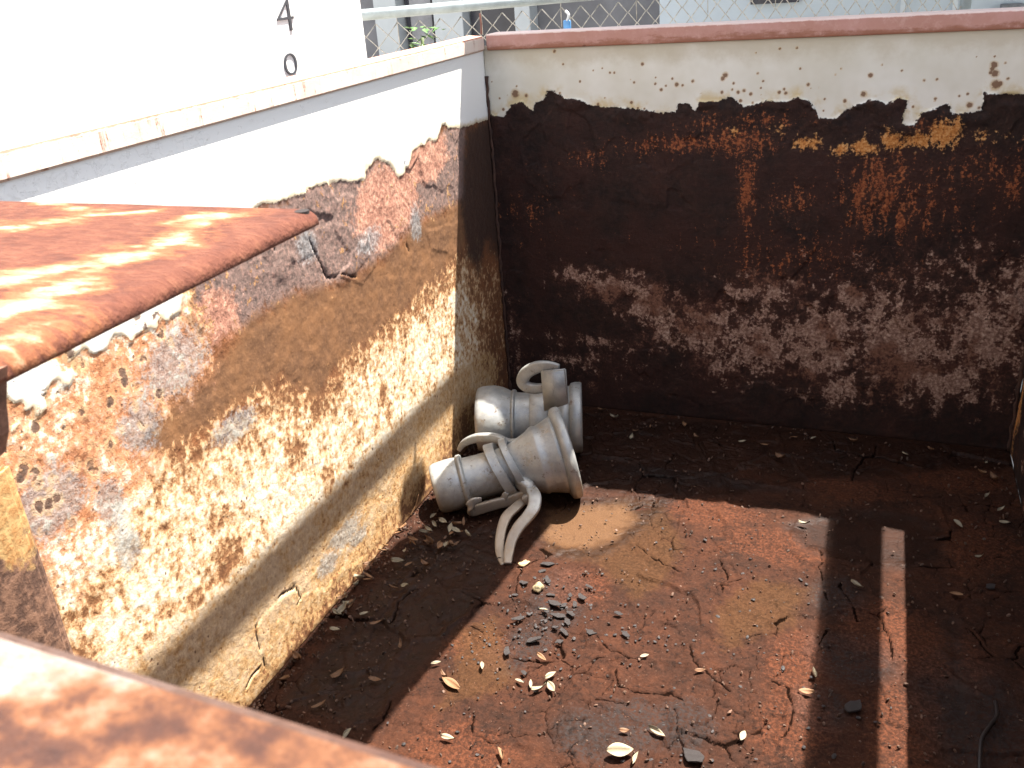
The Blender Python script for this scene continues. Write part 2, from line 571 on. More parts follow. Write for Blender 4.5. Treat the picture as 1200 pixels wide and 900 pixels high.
def mat_zinc():
    M = Mat('dull_galvanised_steel')
    a = M.noise(16, 7, .65)
    b = M.noise(70, 6, .7)
    c = M.mix(M.step(a, .35, .68), (.28, .29, .285), (.42, .425, .41))
    c = M.mix(M.mul(M.step(b, .48, .72), .5), c, (.50, .48, .41))
    c = M.mix(M.mul(M.step(M.noise(20, 6, .7), .53, .68), .55), c, (.33, .25, .15))
    c = M.mix(M.mul(M.step(M.noise(44, 6, .75), .60, .67), .75), c, (.13, .075, .04))
    c = M.mix(M.mul(M.step(M.noise(30, 5, .7, 0, M.map((3, 3, .6))), .58, .70), .4), c, (.17, .17, .155))
    sepz = M.nt.nodes.new('ShaderNodeSeparateXYZ'); M._in(sepz.inputs[0], M.map())
    geo = M.nt.nodes.new('ShaderNodeNewGeometry'); gs = M.nt.nodes.new('ShaderNodeSeparateXYZ'); M._in(gs.inputs[0], geo.outputs['Position'])
    low = M.step(M.mad(M.add(a, -.5), .09, gs.outputs[2]), .085, .03)
    c = M.mix(M.mul(low, .6), c, (.26, .17, .09))
    nb = M.bump(M.add(b, M.mul(M.noise(240, 4), .5)), .25, .002)
    return M.done(c, M.step(b, .3, .7, .32, .56), nb, .4, .5)


def mat_leaf(name, c1, c2):
    M = Mat(name)
    a = M.noise(90, 5, .6)
    c = M.mix(M.step(a, .35, .68), c1, c2)
    return M.done(c, .6, M.bump(M.noise(300, 3), .3, .001), 0, .3)


M_LEFT, M_FAR, M_FLOOR = mat_left(), mat_far(), mat_floor()
def mat_riml():
    M = Mat('sun_bleached_rim_paint')
    a = M.noise(9, 7, .66); b = M.noise(60, 7, .7)
    runs = M.noise(55, 7, .75, .2, M.map((1, 1, .16)))
    sep = M.nt.nodes.new('ShaderNodeSeparateXYZ'); M._in(sep.inputs[0], M.co)
    c = M.mix(M.step(a, .35, .65), (.68, .58, .50), (.64, .50, .42))
    c = M.mix(M.mul(M.mul(M.step(runs, .52, .66), M.step(M.noise(7, 3), .36, .54)), .8), c, (.44, .20, .13))
    c = M.mix(M.mul(M.step(M.mad(runs, .6, M.mul(b, .4)), .555, .615), .85), c, (.22, .08, .045))
    e = M.step(M.mad(M.add(b, -.5), .012, sep.outputs[2]), ZT - .0085, ZT - .0055)
    c = M.mix(M.mul(e, .75), c, (.38, .15, .10))
    e = M.step(M.mad(M.add(b, -.5), .012, sep.outputs[2]), HT + .0045, HT + .0015)
    c = M.mix(M.mul(e, .5), c, (.38, .19, .10))
    return M.done(c, .65, M.bump(b, .25, .003), 0, .3)


M_RIML = mat_riml()
def mat_rimf():
    M = Mat('faded_pink_rim_paint')
    a = M.noise(6, 7, .66); b = M.noise(60, 7, .7)
    l = M.noise(9, 6, .7, 0, M.map((1, 1, 5)))
    sep = M.nt.nodes.new('ShaderNodeSeparateXYZ'); M._in(sep.inputs[0], M.co)
    c = M.mix(M.step(a, .38, .62), (.50, .27, .23), (.43, .215, .165))
    c = M.mix(M.mul(M.step(b, .5, .7), .35), c, (.60, .40, .34))
    e = M.step(M.add(M.mul(M.add(M.mad(l, .7, M.mul(b, .3)), -.5), .075), sep.outputs[2]), HT + .016, HT + .002)
    c = M.mix(M.mul(e, .85), c, (.25, .095, .05))
    v = M.voro(26); vs_ = M.mul(M.step(M.mad(b, .3, v), .33, .25), M.step(M.noise(5, 2), .5, .56))
    c = M.mix(M.mul(vs_, .8), c, (.12, .045, .025))
    t = M.step(M.mad(M.add(b, -.5), .006, sep.outputs[2]), ZT - .0045, ZT - .002)
    c = M.mix(M.mul(t, .7), c, (.78, .66, .60))  # light line along the top: skylit edge put into the colour
    return M.done(c, .65, M.bump(b, .3, .003), 0, .35)


M_RIMF = mat_rimf()


def mat_near():
    M = Mat('worn_pink_near_rim_paint')
    a = M.noise(22, 7, .62, 0, M.map((.6, 1, 1), (0, 0, .35)))
    b = M.noise(70, 7, .68)
    f = M.noise(260, 4, .6)
    t = M.mad(a, .72, M.mul(b, .28))
    c = M.ramp(t, [(.385, (.022, .008, .006)), (.435, (.050, .018, .010)), (.475, (.115, .044, .018)), (.515, (.155, .085, .052)), (.57, (.20, .16, .14))])
    sep = M.nt.nodes.new('ShaderNodeSeparateXYZ'); M._in(sep.inputs[0], M.co)
    d = M.mad(sep.outputs[0], .0464, sep.outputs[1])            # runs along the rounded far edge
    e = M.step(M.mad(M.add(a, -.5), .014, d), -1.9005, -1.8965)
    c = M.mix(M.mul(e, .85), c, M.mix(b, (.030, .015, .012), (.085, .042, .030)))
    c = M.mix(M.mul(M.step(f, .58, .7), .35), c, (.05, .02, .012))
    return M.done(c, .75, M.bump(M.add(t, M.mul(f, .4)), .7, .004), 0, .3)


M_RIMN = mat_near()
M_PLATE = mat_plate()
M_RUST = plain('dark_rust_steel', (.055, .024, .014), .8, .5, 40, 0, .5)
M_POST = None
M_ZINC = mat_zinc()
M_LEAFS = [mat_leaf('pale_dry_leaf', (.20, .165, .11), (.29, .25, .175)),
           mat_leaf('tan_dry_leaf', (.15, .075, .035), (.22, .12, .06)),
           mat_leaf('brown_dry_leaf', (.10, .05, .025), (.17, .09, .045))]
M_CHIP = plain('grey_black_rust_scale', (.019, .014, .0135), .6, .4, 120, .0, .6)
M_WHITE = plain('glossy_white_paint', (.82, .82, .81), .4, .02, 4)
M_INK = plain('black_marking_paint', (.05, .052, .06), .6, .2, 40)
M_GALV = plain('grey_galvanised_pipe', (.36, .40, .40), .5, .15, 20, .2)
M_WIRE = plain('weathered_fence_wire', (.50, .46, .40), .55, .35, 60, .3)


# ================================================================ THE RUSTY BIN
bin_ = thing('rusty_bin', 'large open steel bin, rusted inside with peeling white paint, holding two metal pipe couplings', 'container')

# ---- left wall
us = np.linspace(YN, 0.0, 640); vs = np.linspace(0.0, HT + .01, 300)
U, V = np.meshgrid(us, vs, indexing='ij')
paint_edge = [(575, 140), (540, 150), (518, 147), (513, 163), (493, 170), (482, 176), (479, 193), (467, 208), (457, 195), (443, 187), (430, 194), (427, 210),
              (397, 214), (370, 218), (352, 227), (333, 234), (307, 240), (250, 285), (205, 322), (196, 345), (180, 366), (150, 384), (112, 402), (70, 432), (40, 470), (18, 500), (-60, 560)]
LP = LW(paint_edge)
paint = sdpoly(U, V, LP + [(LP[-1][0] - .8, LP[-1][1]), (-3.0, 1.2), (0.2, 1.2), (0.2, LP[0][1])])
brown = union(U, V, [LW([(165, 505), (185, 545), (240, 505), (330, 440), (372, 478), (385, 440), (440, 395), (480, 360), (545, 292), (545, 235), (490, 262), (455, 300), (400, 335), (350, 345), (300, 370), (250, 430), (200, 470)]), LW([(452, 640), (478, 575), (520, 520), (545, 470), (600, 470), (480, 612)])])
purple = union(U, V, [LW([(545, 140), (480, 175), (430, 190), (350, 215), (210, 330), (205, 360), (250, 405), (300, 375), (345, 345), (400, 330), (450, 300), (490, 262), (545, 235)])])
orange = union(U, V, [LW([(-40, 590), (20, 430), (110, 395), (200, 345), (240, 395), (245, 440), (200, 470), (165, 505), (185, 550), (120, 640), (90, 690), (-60, 640)])])
mott = union(U, V, [LW([(60, 760), (110, 640), (190, 560), (245, 505), (330, 445), (372, 480), (390, 440), (440, 395), (480, 360), (548, 290), (600, 270), (600, 470), (298, 821), (120, 950)])])
mott2 = union(U, V, [LW([(85, 740), (120, 650), (215, 585), (280, 545), (330, 480), (380, 480), (440, 400), (480, 370), (545, 310), (560, 440), (330, 720), (230, 830), (130, 840)])])
tan = union(U, V, [LW([(225, 725), (140, 790), (60, 900), (240, 900), (298, 821), (466, 617), (600, 468), (575, 405), (525, 445), (415, 555)])])
pk = blobs(U, V, [(*c, r, s) for c, r, s in ((LW([(455, 240)])[0], .13, .075), (LW([(500, 185)])[0], .10, .05), (LW([(250, 380)])[0], .06, .05))])
gy = blobs(U, V, [(*LW([c])[0], r, s) for c, r, s in (((205, 425), .085, .062), ((60, 590), .075, .06), ((165, 500), .05, .05), ((275, 500), .07, .03), ((432, 282), .06, .03), ((487, 262), .03, .05),
                                                    ((405, 625), .075, .032), ((385, 660), .05, .03), ((360, 290), .04, .035), ((150, 640), .03, .04), ((420, 630), .05, .02), ((130, 590), .03, .05))])
pits = union(U, V, [LW([(-60, 700), (10, 425), (200, 345), (235, 400), (210, 470), (130, 560), (60, 640)])])
md = np.clip(mott / .07, -1.2, 1) * .75 + np.clip(mott2 / .06, -1, 1) * .40 + 1.5 * ss(orange, -.05, .03) + .5 * ss(tan, -.02, .04) - 1.1 * ss(brown, -.005, .04) + .9 * (fbm(U, V, 7, 5, 3) - .5)
n1 = fbm(U, V, 7, 5, 3); n2 = fbm(U, V, 40, 4, 9)
paint = paint - ss(-U, .95, 1.15) * (.0 + .45 * np.maximum(fbm(U, V, 20, 4, 17) - .50, 0))
wb = blobs(U, V, [(*LW([c])[0], r_, s_) for c, r_, s_ in (((26, 452), .055, .055), ((165, 366), .075, .028), ((120, 392), .05, .022), ((190, 350), .03, .03), ((60, 440), .04, .03))])
paint = np.maximum(paint, .05 * (wb - .25 + 1.1 * (n1 - .5) + .9 * (n2 - .5)) - .0 * U)
f1, f2, cid = voro(U + .02 * (n1 - .5), V + .02 * (n2 - .5), 14, 5)
flk = ss(n1 + np.clip(purple / .1, -.15, .15), .55, .62)
relief = .0016 * (fbm(U, V, 60, 4, 21) - .5) * (1 - ss(paint, -.002, .004)) + .0030 * flk * (cid - .3) * ss(purple, -.04, .04)
relief += .0014 * ss(paint + .02 * (n2 - .5), -.003, .003)
# a plate of scale that has lifted off near the foot, and a cracked scab higher up
fl1 = union(U, V, [LW([(302, 768), (300, 735), (312, 715), (348, 688), (352, 700), (380, 690), (400, 668), (425, 655), (420, 690), (385, 722), (345, 765), (322, 790)])]) + .012 * (n2 - .5)
fl2 = union(U, V, [LW([(362, 285), (372, 265), (400, 262), (432, 275), (440, 310), (425, 335), (405, 325), (388, 322), (375, 308)])]) + .012 * (n2 - .5)
fl3 = union(U, V, [LW([(500, 270), (545, 258), (545, 330), (530, 300), (505, 292)])]) + .012 * (n2 - .5)
for f_, h_ in ((fl1, .0009), (fl2, .0010), (fl3, .0008)):
    relief += h_ * ss(f_, -.002, .002) * (1 - .5 * ss(f_, .0, .04))
lcr = [[(362, 279), (368, 295), (377, 310), (384, 325), (400, 322), (418, 326)], [(300, 733), (303, 758), (312, 785)], [(346, 686), (353, 700), (349, 708)], [(476, 286), (481, 298), (483, 306)],
       [(290, 805), (296, 790), (305, 782)], [(0, 512), (12, 538), (16, 545)], [(322, 287), (321, 296)], [(345, 690), (330, 698), (318, 712)]]
lcd = np.full(U.shape, 1e9)
for c in lcr:
    lcd = np.minimum(lcd, sdline(U + .010 * (n2 - .5), V + .010 * (fbm(U, V, 40, 4, 29) - .5), LW(c)))
lcrack = (1 - ss(lcd, .0006, .0026)) * ss(fbm(U, V, 30, 3, 35), .30, .45)
relief -= .003 * lcrack
bdist = np.minimum.reduce([U - YN, -U, V, HT + .01 - V])
relief = relief * ss(bdist, 0, .01)
c3 = lambda s, k=.03: np.clip(s / k, -2, 2)
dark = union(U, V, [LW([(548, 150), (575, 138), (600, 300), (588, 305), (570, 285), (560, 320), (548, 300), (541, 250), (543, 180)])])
holes = blobs(U, V, [(*LW([c])[0], r_, s_) for c, r_, s_ in (((262, 660), .05, .035), ((257, 608), .03, .02), ((345, 535), .03, .04), ((452, 470), .02, .05), ((385, 560), .02, .03), ((230, 700), .02, .02), ((100, 705), .03, .02))])
md = md - 1.0 * ss(holes + .5 * (n2 - .5), -.1, .35) - .9 * ss(U, -.20, -.06) + 1.1 * ss(paint, -.10, .0) * ss(-U, .9, 1.05)
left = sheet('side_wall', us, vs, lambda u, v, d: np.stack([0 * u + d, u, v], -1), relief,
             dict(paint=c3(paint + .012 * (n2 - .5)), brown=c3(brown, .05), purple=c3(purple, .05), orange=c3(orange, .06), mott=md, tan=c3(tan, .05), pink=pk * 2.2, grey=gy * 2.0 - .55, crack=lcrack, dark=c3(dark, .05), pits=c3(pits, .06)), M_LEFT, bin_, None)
left['label'] = 'sunlit left wall, white above and mottled with rust and old paint below'

# ---- far wall
us = np.linspace(0.0, W, 460); vs = np.linspace(0.0, HT + .01, 330)
U, V = np.meshgrid(us, vs, indexing='ij')
fe = [(566, 143), (572, 134), (590, 138), (600, 123), (612, 118), (625, 130), (628, 120), (637, 117), (642, 108), (648, 107), (665, 116), (680, 116), (690, 123), (707, 125), (730, 126), (750, 128),
      (775, 132), (792, 131), (795, 121), (808, 121), (815, 132), (820, 118), (840, 118), (857, 114), (872, 125), (900, 118), (922, 120), (935, 113), (950, 119), (960, 137), (975, 139), (1000, 125), (1020, 117),
      (1040, 122), (1052, 114), (1064, 117), (1058, 138), (1057, 146), (1071, 146), (1080, 132), (1110, 122), (1116, 133), (1140, 132), (1150, 129), (1152, 108), (1175, 110), (1200, 111), (1290, 118)]
FP = FW(fe)
n1 = fbm(U, V, 7, 5, 13); n2 = fbm(U, V, 45, 4, 19)
paint = sdpoly(U, V, FP + [(1.4, FP[-1][1]), (1.4, 1.2), (-.2, 1.2), (-.2, FP[0][1])]) + .006 * (n2 - .5)
red = np.full(U.shape, -1.0)
for c, r, s, g in (((800, 168), .14, .028, 1.0), ((760, 170), .10, .03, .7), ((870, 165), .10, .04, 1.2), ((875, 225), .028, .09, 1.3), ((1030, 225), .09, .11, 1.0), ((1055, 260), .02, .05, 1.1), ((1005, 240), .02, .09, .9),
                   ((930, 240), .06, .05, .55), ((1150, 200), .08, .05, .5), ((1185, 215), .04, .07, .8), ((960, 300), .2, .05, .35), ((690, 185), .06, .03, .45), ((880, 300), .05, .09, .45), ((1090, 150), .06, .03, .9),
                   ((900, 140), .09, .02, .6), ((830, 145), .06, .02, .6), ((620, 245), .05, .05, .25), ((1060, 240), .12, .1, .6)):
    cu, cv = FW([c])[0]
    red = np.maximum(red, (1 - np.hypot((U - cu) / r, (V - cv) / s)) * g)
lp = np.full(U.shape, -1.0)
for c, r, s, g in (((945, 168), .035, .018, 1), ((985, 175), .03, .018, .9), ((1015, 173), .045, .02, 1.1), ((1045, 165), .03, .024, 1.2), ((1075, 165), .035, .022, 1.25), ((1105, 158), .04, .035, 1.3), ((1120, 150), .02, .03, 1.1), ((910, 152), .015, .02, .6), ((860, 155), .012, .02, .6), ((1085, 160), .14, .018, .7)):
    cu, cv = FW([c])[0]
    lp = np.maximum(lp, (1 - np.hypot((U - cu) / r, (V - cv) / s)) * g)
mo = np.full(U.shape, -1.0)
for c, r, s, g in (((715, 335), .13, .05, 1.0), ((760, 355), .09, .07, 1.1), ((680, 325), .08, .04, .7), ((775, 385), .08, .07, .8), ((830, 390), .09, .11, 1.0), ((900, 340), .12, .05, .75), ((890, 400), .10, .11, 1.05), ((960, 400), .12, .12, 1.1),
                   ((1050, 400), .16, .13, 1.05), ((1010, 350), .12, .06, .7), ((1150, 390), .12, .13, 1.0), ((1200, 350), .10, .11, .9), ((1090, 440), .2, .09, .9), ((985, 455), .1, .06, .8), ((850, 430), .08, .05, .6), ((1230, 420), .1, .12, .9),
                   ((600, 390), .03, .1, .5), ((690, 420), .1, .05, .25), ((1100, 320), .14, .05, .35)):
    cu, cv = FW([c])[0]
    mo = np.maximum(mo, (1 - np.hypot((U - cu) / r, (V - cv) / s)) * g)
sl = []
for x, y, r in ((604, 110, .010), (617, 112, .005), (850, 88, .006), (847, 92, .005), (793, 99, .005), (753, 75, .004), (720, 85, .003), (715, 85, .003), (812, 95, .004), (800, 100, .003), (775, 105, .004), (768, 98, .003), (788, 92, .003), (740, 120, .004), (701, 122, .004),
                (865, 108, .004), (872, 106, .004), (880, 110, .004), (868, 118, .004), (846, 108, .004), (858, 105, .003), (888, 86, .003), (913, 108, .004), (921, 109, .004), (947, 99, .004), (990, 118, .004), (1012, 110, .006), (1020, 88, .005), (1083, 94, .003), (1098, 93, .003),
                (1165, 76, .007), (1166, 86, .007), (1163, 80, .005), (1161, 85, .004), (1167, 99, .009), (1172, 98, .005), (1136, 123, .006), (1134, 110, .003), (1070, 125, .003), (650, 60, .004), (886, 62, .002), (914, 57, .003), (934, 56, .003), (660, 75, .003), (590, 128, .004), (835, 120, .004)):
    sl.append((*FW([(x, y)])[0], r * 1.05, r * 1.05))
rs = random.Random(3)
for i in range(70):
    sl.append((rs.uniform(0, W), rs.uniform(.70, .84), *(2 * [rs.uniform(.0015, .0035)])))
sp = blobs(U, V, sl)
edge_d = ss(V, 0, .01) * ss(HT + .01 - V, 0, .01) * ss(U, 0, .01) * ss(W - U, 0, .01)
rust_side = 1 - ss(paint, -.002, .002)
f1, f2, cid = voro(U + .04 * (n1 - .5), V + .04 * (n2 - .5), 16, 8)
relief = (.0045 * (cid - .5) * ss(n1, .42, .55) + .003 * (fbm(U, V, 40, 4, 31) - .5)) * rust_side + .0012 * (1 - rust_side)
# scabs of scale curling out along the paint edge
relief += .006 * rust_side * ss(paint, -.05, -.002) * ss(fbm(U, V, 22, 3, 41), .35, .6)
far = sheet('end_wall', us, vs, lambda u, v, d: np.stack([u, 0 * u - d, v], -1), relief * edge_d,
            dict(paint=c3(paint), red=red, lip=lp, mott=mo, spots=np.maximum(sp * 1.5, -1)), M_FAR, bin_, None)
far['label'] = 'shaded end wall, cream paint along the top above black flaking rust'

# ---- right wall and near wall (same worn steel)
us = np.linspace(YN, 0.0, 240); vs = np.linspace(0.0, HT + .01, 120)
U, V = np.meshgrid(us, vs, indexing='ij')
n1 = fbm(U, V, 6, 5, 51)
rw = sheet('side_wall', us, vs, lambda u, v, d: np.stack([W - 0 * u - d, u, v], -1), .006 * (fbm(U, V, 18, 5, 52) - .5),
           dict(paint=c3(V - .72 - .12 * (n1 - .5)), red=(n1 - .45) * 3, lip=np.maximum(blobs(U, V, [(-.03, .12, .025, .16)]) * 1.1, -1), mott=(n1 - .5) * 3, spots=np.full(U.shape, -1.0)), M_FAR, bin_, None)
us = np.linspace(0.0, W, 160)
U, V = np.meshgrid(us, vs, indexing='ij')
n1 = fbm(U, V, 6, 5, 61)
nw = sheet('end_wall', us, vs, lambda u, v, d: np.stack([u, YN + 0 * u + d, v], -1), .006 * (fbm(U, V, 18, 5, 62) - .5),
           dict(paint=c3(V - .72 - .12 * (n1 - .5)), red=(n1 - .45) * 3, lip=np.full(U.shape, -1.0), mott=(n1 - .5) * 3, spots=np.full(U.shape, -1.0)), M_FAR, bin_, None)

# ---- floor
us = np.linspace(0.0, W, 500); vs = np.linspace(YN, 0.0, 800)
U, V = np.meshgrid(us, vs, indexing='ij')
n1 = fbm(U, V, 6, 5, 71); n2 = fbm(U, V, 30, 5, 72); n3 = fbm(U, V, 90, 4, 73)
wu, wv = U + .05 * (n1 - .5) + .018 * (n2 - .5), V + .05 * (fbm(U, V, 6, 5, 74) - .5) + .018 * (fbm(U, V, 30, 5, 75) - .5)
f1, f2, cid = voro(wu, wv, 7.5, 3)
g1, g2, gid = voro(wu, wv, 21, 4)
h1, h2, hid = voro(wu + .006 * (n3 - .5), wv + .006 * (fbm(U, V, 90, 4, 76) - .5), 55, 6)
sand = union(U, V, [FL([(640, 600), (690, 592), (732, 590), (746, 606), (722, 630), (695, 640), (665, 642), (635, 632)])])
ochre = union(U, V, [FL([(640, 590), (775, 585), (800, 640), (780, 680), (745, 705), (700, 660), (640, 650)]), FL([(850, 760), (930, 730), (950, 690), (890, 680), (840, 720)]), FL([(540, 740), (580, 720), (600, 800), (520, 830)])])
pud = union(U, V, [FL([(930, 618), (1000, 600), (1060, 606), (1098, 622), (1092, 648), (1060, 660), (1000, 655), (950, 640)])])
wet_shade = np.maximum.reduce([pud + .02, union(U, V, [FL([(600, 470), (700, 485), (900, 500), (1190, 530), (1190, 545), (940, 560), (860, 580), (700, 575), (600, 560)])]) + .01,
                         union(U, V, [FL([(985, 660), (1200, 650), (1260, 760), (1300, 950), (975, 950)])]) - .16,  # right shadow zone, faintly darkened through this mask
                         union(U, V, [FL([(545, 560), (640, 600), (590, 700), (430, 880), (300, 830), (460, 640)])]) - .03,  # left shadow zone, darkened through this mask
                         union(U, V, [FL([(630, 580), (790, 575), (800, 590), (740, 640), (700, 660), (640, 660)])]) - .012])
oran = blobs(U, V, [(*FL([c])[0], r, s) for c, r, s in (((930, 850), .06, .09), ((900, 640), .1, .06), ((1040, 740), .09, .09), ((1100, 770), .08, .08), ((1060, 850), .06, .1), ((1150, 640), .08, .1), ((1010, 575), .12, .05), ((830, 600), .12, .05), ((680, 690), .06, .06), ((560, 760), .06, .05),
                                                      ((1120, 560), .1, .06), ((890, 560), .06, .05), ((540, 890), .08, .08), ((930, 780), .05, .08))])
scal = blobs(U, V, [(*FL([c])[0], r, s) for c, r, s in (((655, 705), .055, .09), ((620, 750), .04, .04), ((1130, 830), .08, .12), ((800, 850), .05, .05), ((980, 700), .05, .06), ((740, 850), .06, .05), ((1000, 770), .07, .06), ((590, 770), .04, .04), ((960, 830), .04, .05), ((820, 560), .2, .03), ((690, 860), .06, .05))])
cracks = [[(690, 738), (702, 746), (712, 758), (735, 771)], [(722, 785), (722, 806), (735, 810), (760, 815), (790, 814), (800, 822)], [(735, 622), (745, 640), (765, 656), (790, 667), (800, 672)],
          [(555, 735), (566, 742), (562, 770)], [(840, 655), (850, 675), (848, 700), (856, 712)], [(810, 760), (815, 780), (840, 800), (855, 812)], [(990, 660), (985, 690), (1000, 710), (1005, 730)],
          [(790, 830), (792, 850), (800, 885)], [(665, 840), (668, 880), (672, 900)], [(905, 800), (925, 810), (930, 840), (920, 870)], [(1150, 900), (1152, 860), (1170, 840)],
          [(960, 640), (965, 690), (975, 720), (960, 760)]]
cd = np.full(U.shape, 1e9)
for c in cracks:
    cd = np.minimum(cd, sdline(wu - .05 * (n1 - .5), wv - .05 * (fbm(U, V, 6, 5, 74) - .5), FL(c)))
calm = ss(np.maximum(sand, pud), -.02, .02)
vor_c = (1 - ss(f2 - f1, .0010, .0050)) * ss(fbm(U, V, 7, 4, 81), .54, .64)
vor_g = (1 - ss(g2 - g1, .0006, .0035)) * ss(fbm(U, V, 8, 3, 82), .55, .66) * .7
crack = np.maximum.reduce([(1 - ss(cd - .004 * (n3 - .5), .0006, .0030)) * ss(fbm(U, V, 16, 3, 85), .36, .50), vor_c, vor_g]) * (1 - calm)
pl = ss(f2 - f1, .002, .02)
relief = (.0045 * (cid - .5) * (1 - ss(n1, .62, .7)) + .0034 * (gid - .5) * ss(fbm(U, V, 8, 3, 82), .36, .48) + .0020 * (hid - .5) * ss(n2, .42, .56)) * (1 - calm)
relief += .0028 * (1 - ss(f2 - f1, .004, .022)) * (cid > .4) * (1 - calm)              # plate edges curl up
relief += .0032 * (1 - ss(cd, .004, .02)) * (1 - calm)
relief += .0045 * (n2 - .5) * (1 - .8 * calm) + .0022 * (n3 - .5) * (1 - .8 * calm) - .0045 * crack
relief -= .002 * calm
relief -= .004 * ss(wet_shade, .0, .03) * .4
edge_d = ss(V - YN, 0, .01) * ss(-V, 0, .01) * ss(U, 0, .008) * ss(W - U, 0, .01)
flo = sheet('floor_plate', us, vs, lambda u, v, d: np.stack([u, v, 0 * u + d], -1), relief * edge_d,
            dict(sand=c3(sand), ochre=c3(ochre), wet_shade=c3(np.maximum(np.minimum(wet_shade, -sand + .0), np.minimum(.012 - np.abs(sand + .012), .01)), .03), orange=oran * 2.2 - .2, scale=scal * 2, crack=crack), M_FLOOR, bin_, None)
flo['label'] = 'rusted floor of the bin, cracked into plates and damp in places'

# ---- rims
bm = bmesh.new()
prism(bm, [(-.055, YN - .07), (.008, YN - .07), (.008, -.012), (.001, .002), (-.055, .05)], HT, ZT - .004)
bmesh.ops.bevel(bm, geom=bm.edges[:], offset=.0035, segments=2, affect='EDGES')
r = from_bm('rim', bm, M_RIML, bin_, False); r['label'] = 'bleached left rim with rust runs'
bm = bmesh.new(); box(bm, (.0115, -.008, HT), (W + .06, .055, ZT), .0035)
r = from_bm('rim', bm, M_RIMF, bin_, False); r['label'] = 'faded pink rim of the end wall'
bm = bmesh.new(); box(bm, (W + .0, YN - .07, HT), (W + .06, -.011, ZT), .0035)
from_bm('rim', bm, M_RIMF, bin_, False)
bm = bmesh.new(); prism(bm, [(.011, -2.008), (W - .003, -2.008), (W - .003, -1.949), (.011, -1.894)], HT - .03, ZT + .001)
bmesh.ops.bevel(bm, geom=bm.edges[:], offset=.008, segments=4, affect='EDGES')
r = from_bm('rim', bm, M_RIMN, bin_, True); r['label'] = 'blotchy pink near rim close to the camera'
# weld beads down the inner corners
for x in (0.004, W - .004):
    bm = bmesh.new()
    rr = random.Random(int(x * 100))
    tube(bm, [(x + rr.uniform(-.002, .002), -.004 + rr.uniform(-.002, .002), z) for z in np.linspace(0.0, .83, 60)], [.0035 + rr.uniform(-.0015, .002) for _ in range(60)], 7)
    from_bm('weld_bead', bm, M_RUST, bin_, True)
# corner plate over the near left corner
pu = np.concatenate([np.linspace(.009, .516, 90), np.linspace(.5175, .529, 12)]); pv = np.concatenate([np.linspace(YN + .004, -1.549, 80), np.linspace(-1.5475, -1.5355, 12)])
U, V = np.meshgrid(pu, pv, indexing='ij')
wear = np.full(U.shape, -1.0)
for pts_, r_ in (([(0, 372), (60, 345), (120, 315), (200, 285), (245, 258)], .030), ([(0, 330), (90, 315), (160, 300)], .020), ([(0, 268), (60, 262), (95, 256)], .022), ([(45, 238), (70, 240), (95, 246)], .011), ([(200, 262), (225, 256), (248, 257)], .013), ([(0, 405), (40, 385)], .03), ([(130, 252), (180, 248)], .010)):
    ln_ = [(q.x, q.y) for q in (at(x, y, 2, ZT) for x, y in pts_)]
    wear = np.maximum(wear, 1 - sdline(U, V, ln_) / r_)
CR = .016


def edge_drop(d, R=.011):
    k_ = np.clip(d + R, 0, R)
    return (R - np.sqrt(np.maximum(R * R - k_ * k_, 0))) * .85



def plate_place(u, v, d):
    qx, qy = u - (.529 - CR), v - (-1.5355 - CR)
    m_ = (qx > 0) & (qy > 0)
    k_ = np.where(m_, np.maximum(np.abs(qx), np.abs(qy)) / np.maximum(np.hypot(qx, qy), 1e-9), 1.0)
    return np.stack([.529 - CR + np.where(m_, qx * k_, qx), -1.5355 - CR + np.where(m_, qy * k_, qy), ZT + 0 * u + d], -1)


cp = sheet('corner_plate', pu, pv, plate_place, .0006 * (fbm(U, V, 12, 4, 91) - .5) - edge_drop(np.maximum(U - .529, V + 1.5355)) + .003 * (fbm(U, V, 5, 3, 92) - .5), dict(wear=wear), M_PLATE, bin_, None, .0105)
cp['label'] = 'flat rusty plate with worn white patches across the near left corner'
h = at(354, 249, 2, ZT)
bm = bmesh.new()
bmesh.ops.create_circle(bm, cap_ends=True, segments=20, radius=.0048, matrix=Matrix.Translation((h.x, h.y, ZT + .0012)))
ring = bmesh.ops.extrude_face_region(bm, geom=bm.faces[:])
bmesh.ops.translate(bm, verts=[v for v in ring['geom'] if isinstance(v, bmesh.types.BMVert)], vec=(0, 0, -.0035))
from_bm('bolt_hole_disc', bm, plain('bolt_hole_shade', (.012, .007, .006), .9), cp)  # dark disc standing for the hole, its shade put into the colour
# bracket under the plate and the corner post
bm = bmesh.new()
gp = [at(x, y, 1, -1.795) for x, y in ((-45, 440), (9, 428), (8, 470), (11, 505), (6, 530), (-45, 570))]
lo = [bm.verts.new(p) for p in gp]; hi = [bm.verts.new(p + Vector((0, -.006, 0))) for p in gp]
bm.faces.new(lo); bm.faces.new(hi[::-1])
for k in range(len(gp)):
    bm.faces.new((lo[k], lo[(k + 1) % len(gp)], hi[(k + 1) % len(gp)], hi[k]))
from_bm('plate_bracket', bm, plain('brown_bracket_rust', (.17, .08, .05), .8, .5, 60, 0, .5), bin_)


def mat_post():
    M = Mat('post_rust_with_sunlit_patch')
    a = M.noise(9, 7, .66); b = M.noise(60, 6, .7)
    sep = M.nt.nodes.new('ShaderNodeSeparateXYZ'); M._in(sep.inputs[0], M.co)
    z = M.mad(M.add(a, -.5), .35, sep.outputs[2])
    c = M.mix(M.step(b, .40, .60), (.09, .05, .036), (.21, .115, .075))
    c = M.mix(M.step(z, .485, .51), c, M.mix(M.step(b, .4, .68), (.46, .30, .13), (.34, .16, .055)))  # yellow upper part: sunlit patch put into the colour
    return M.done(c, .8, M.bump(b, .6, .004), 0, .3)


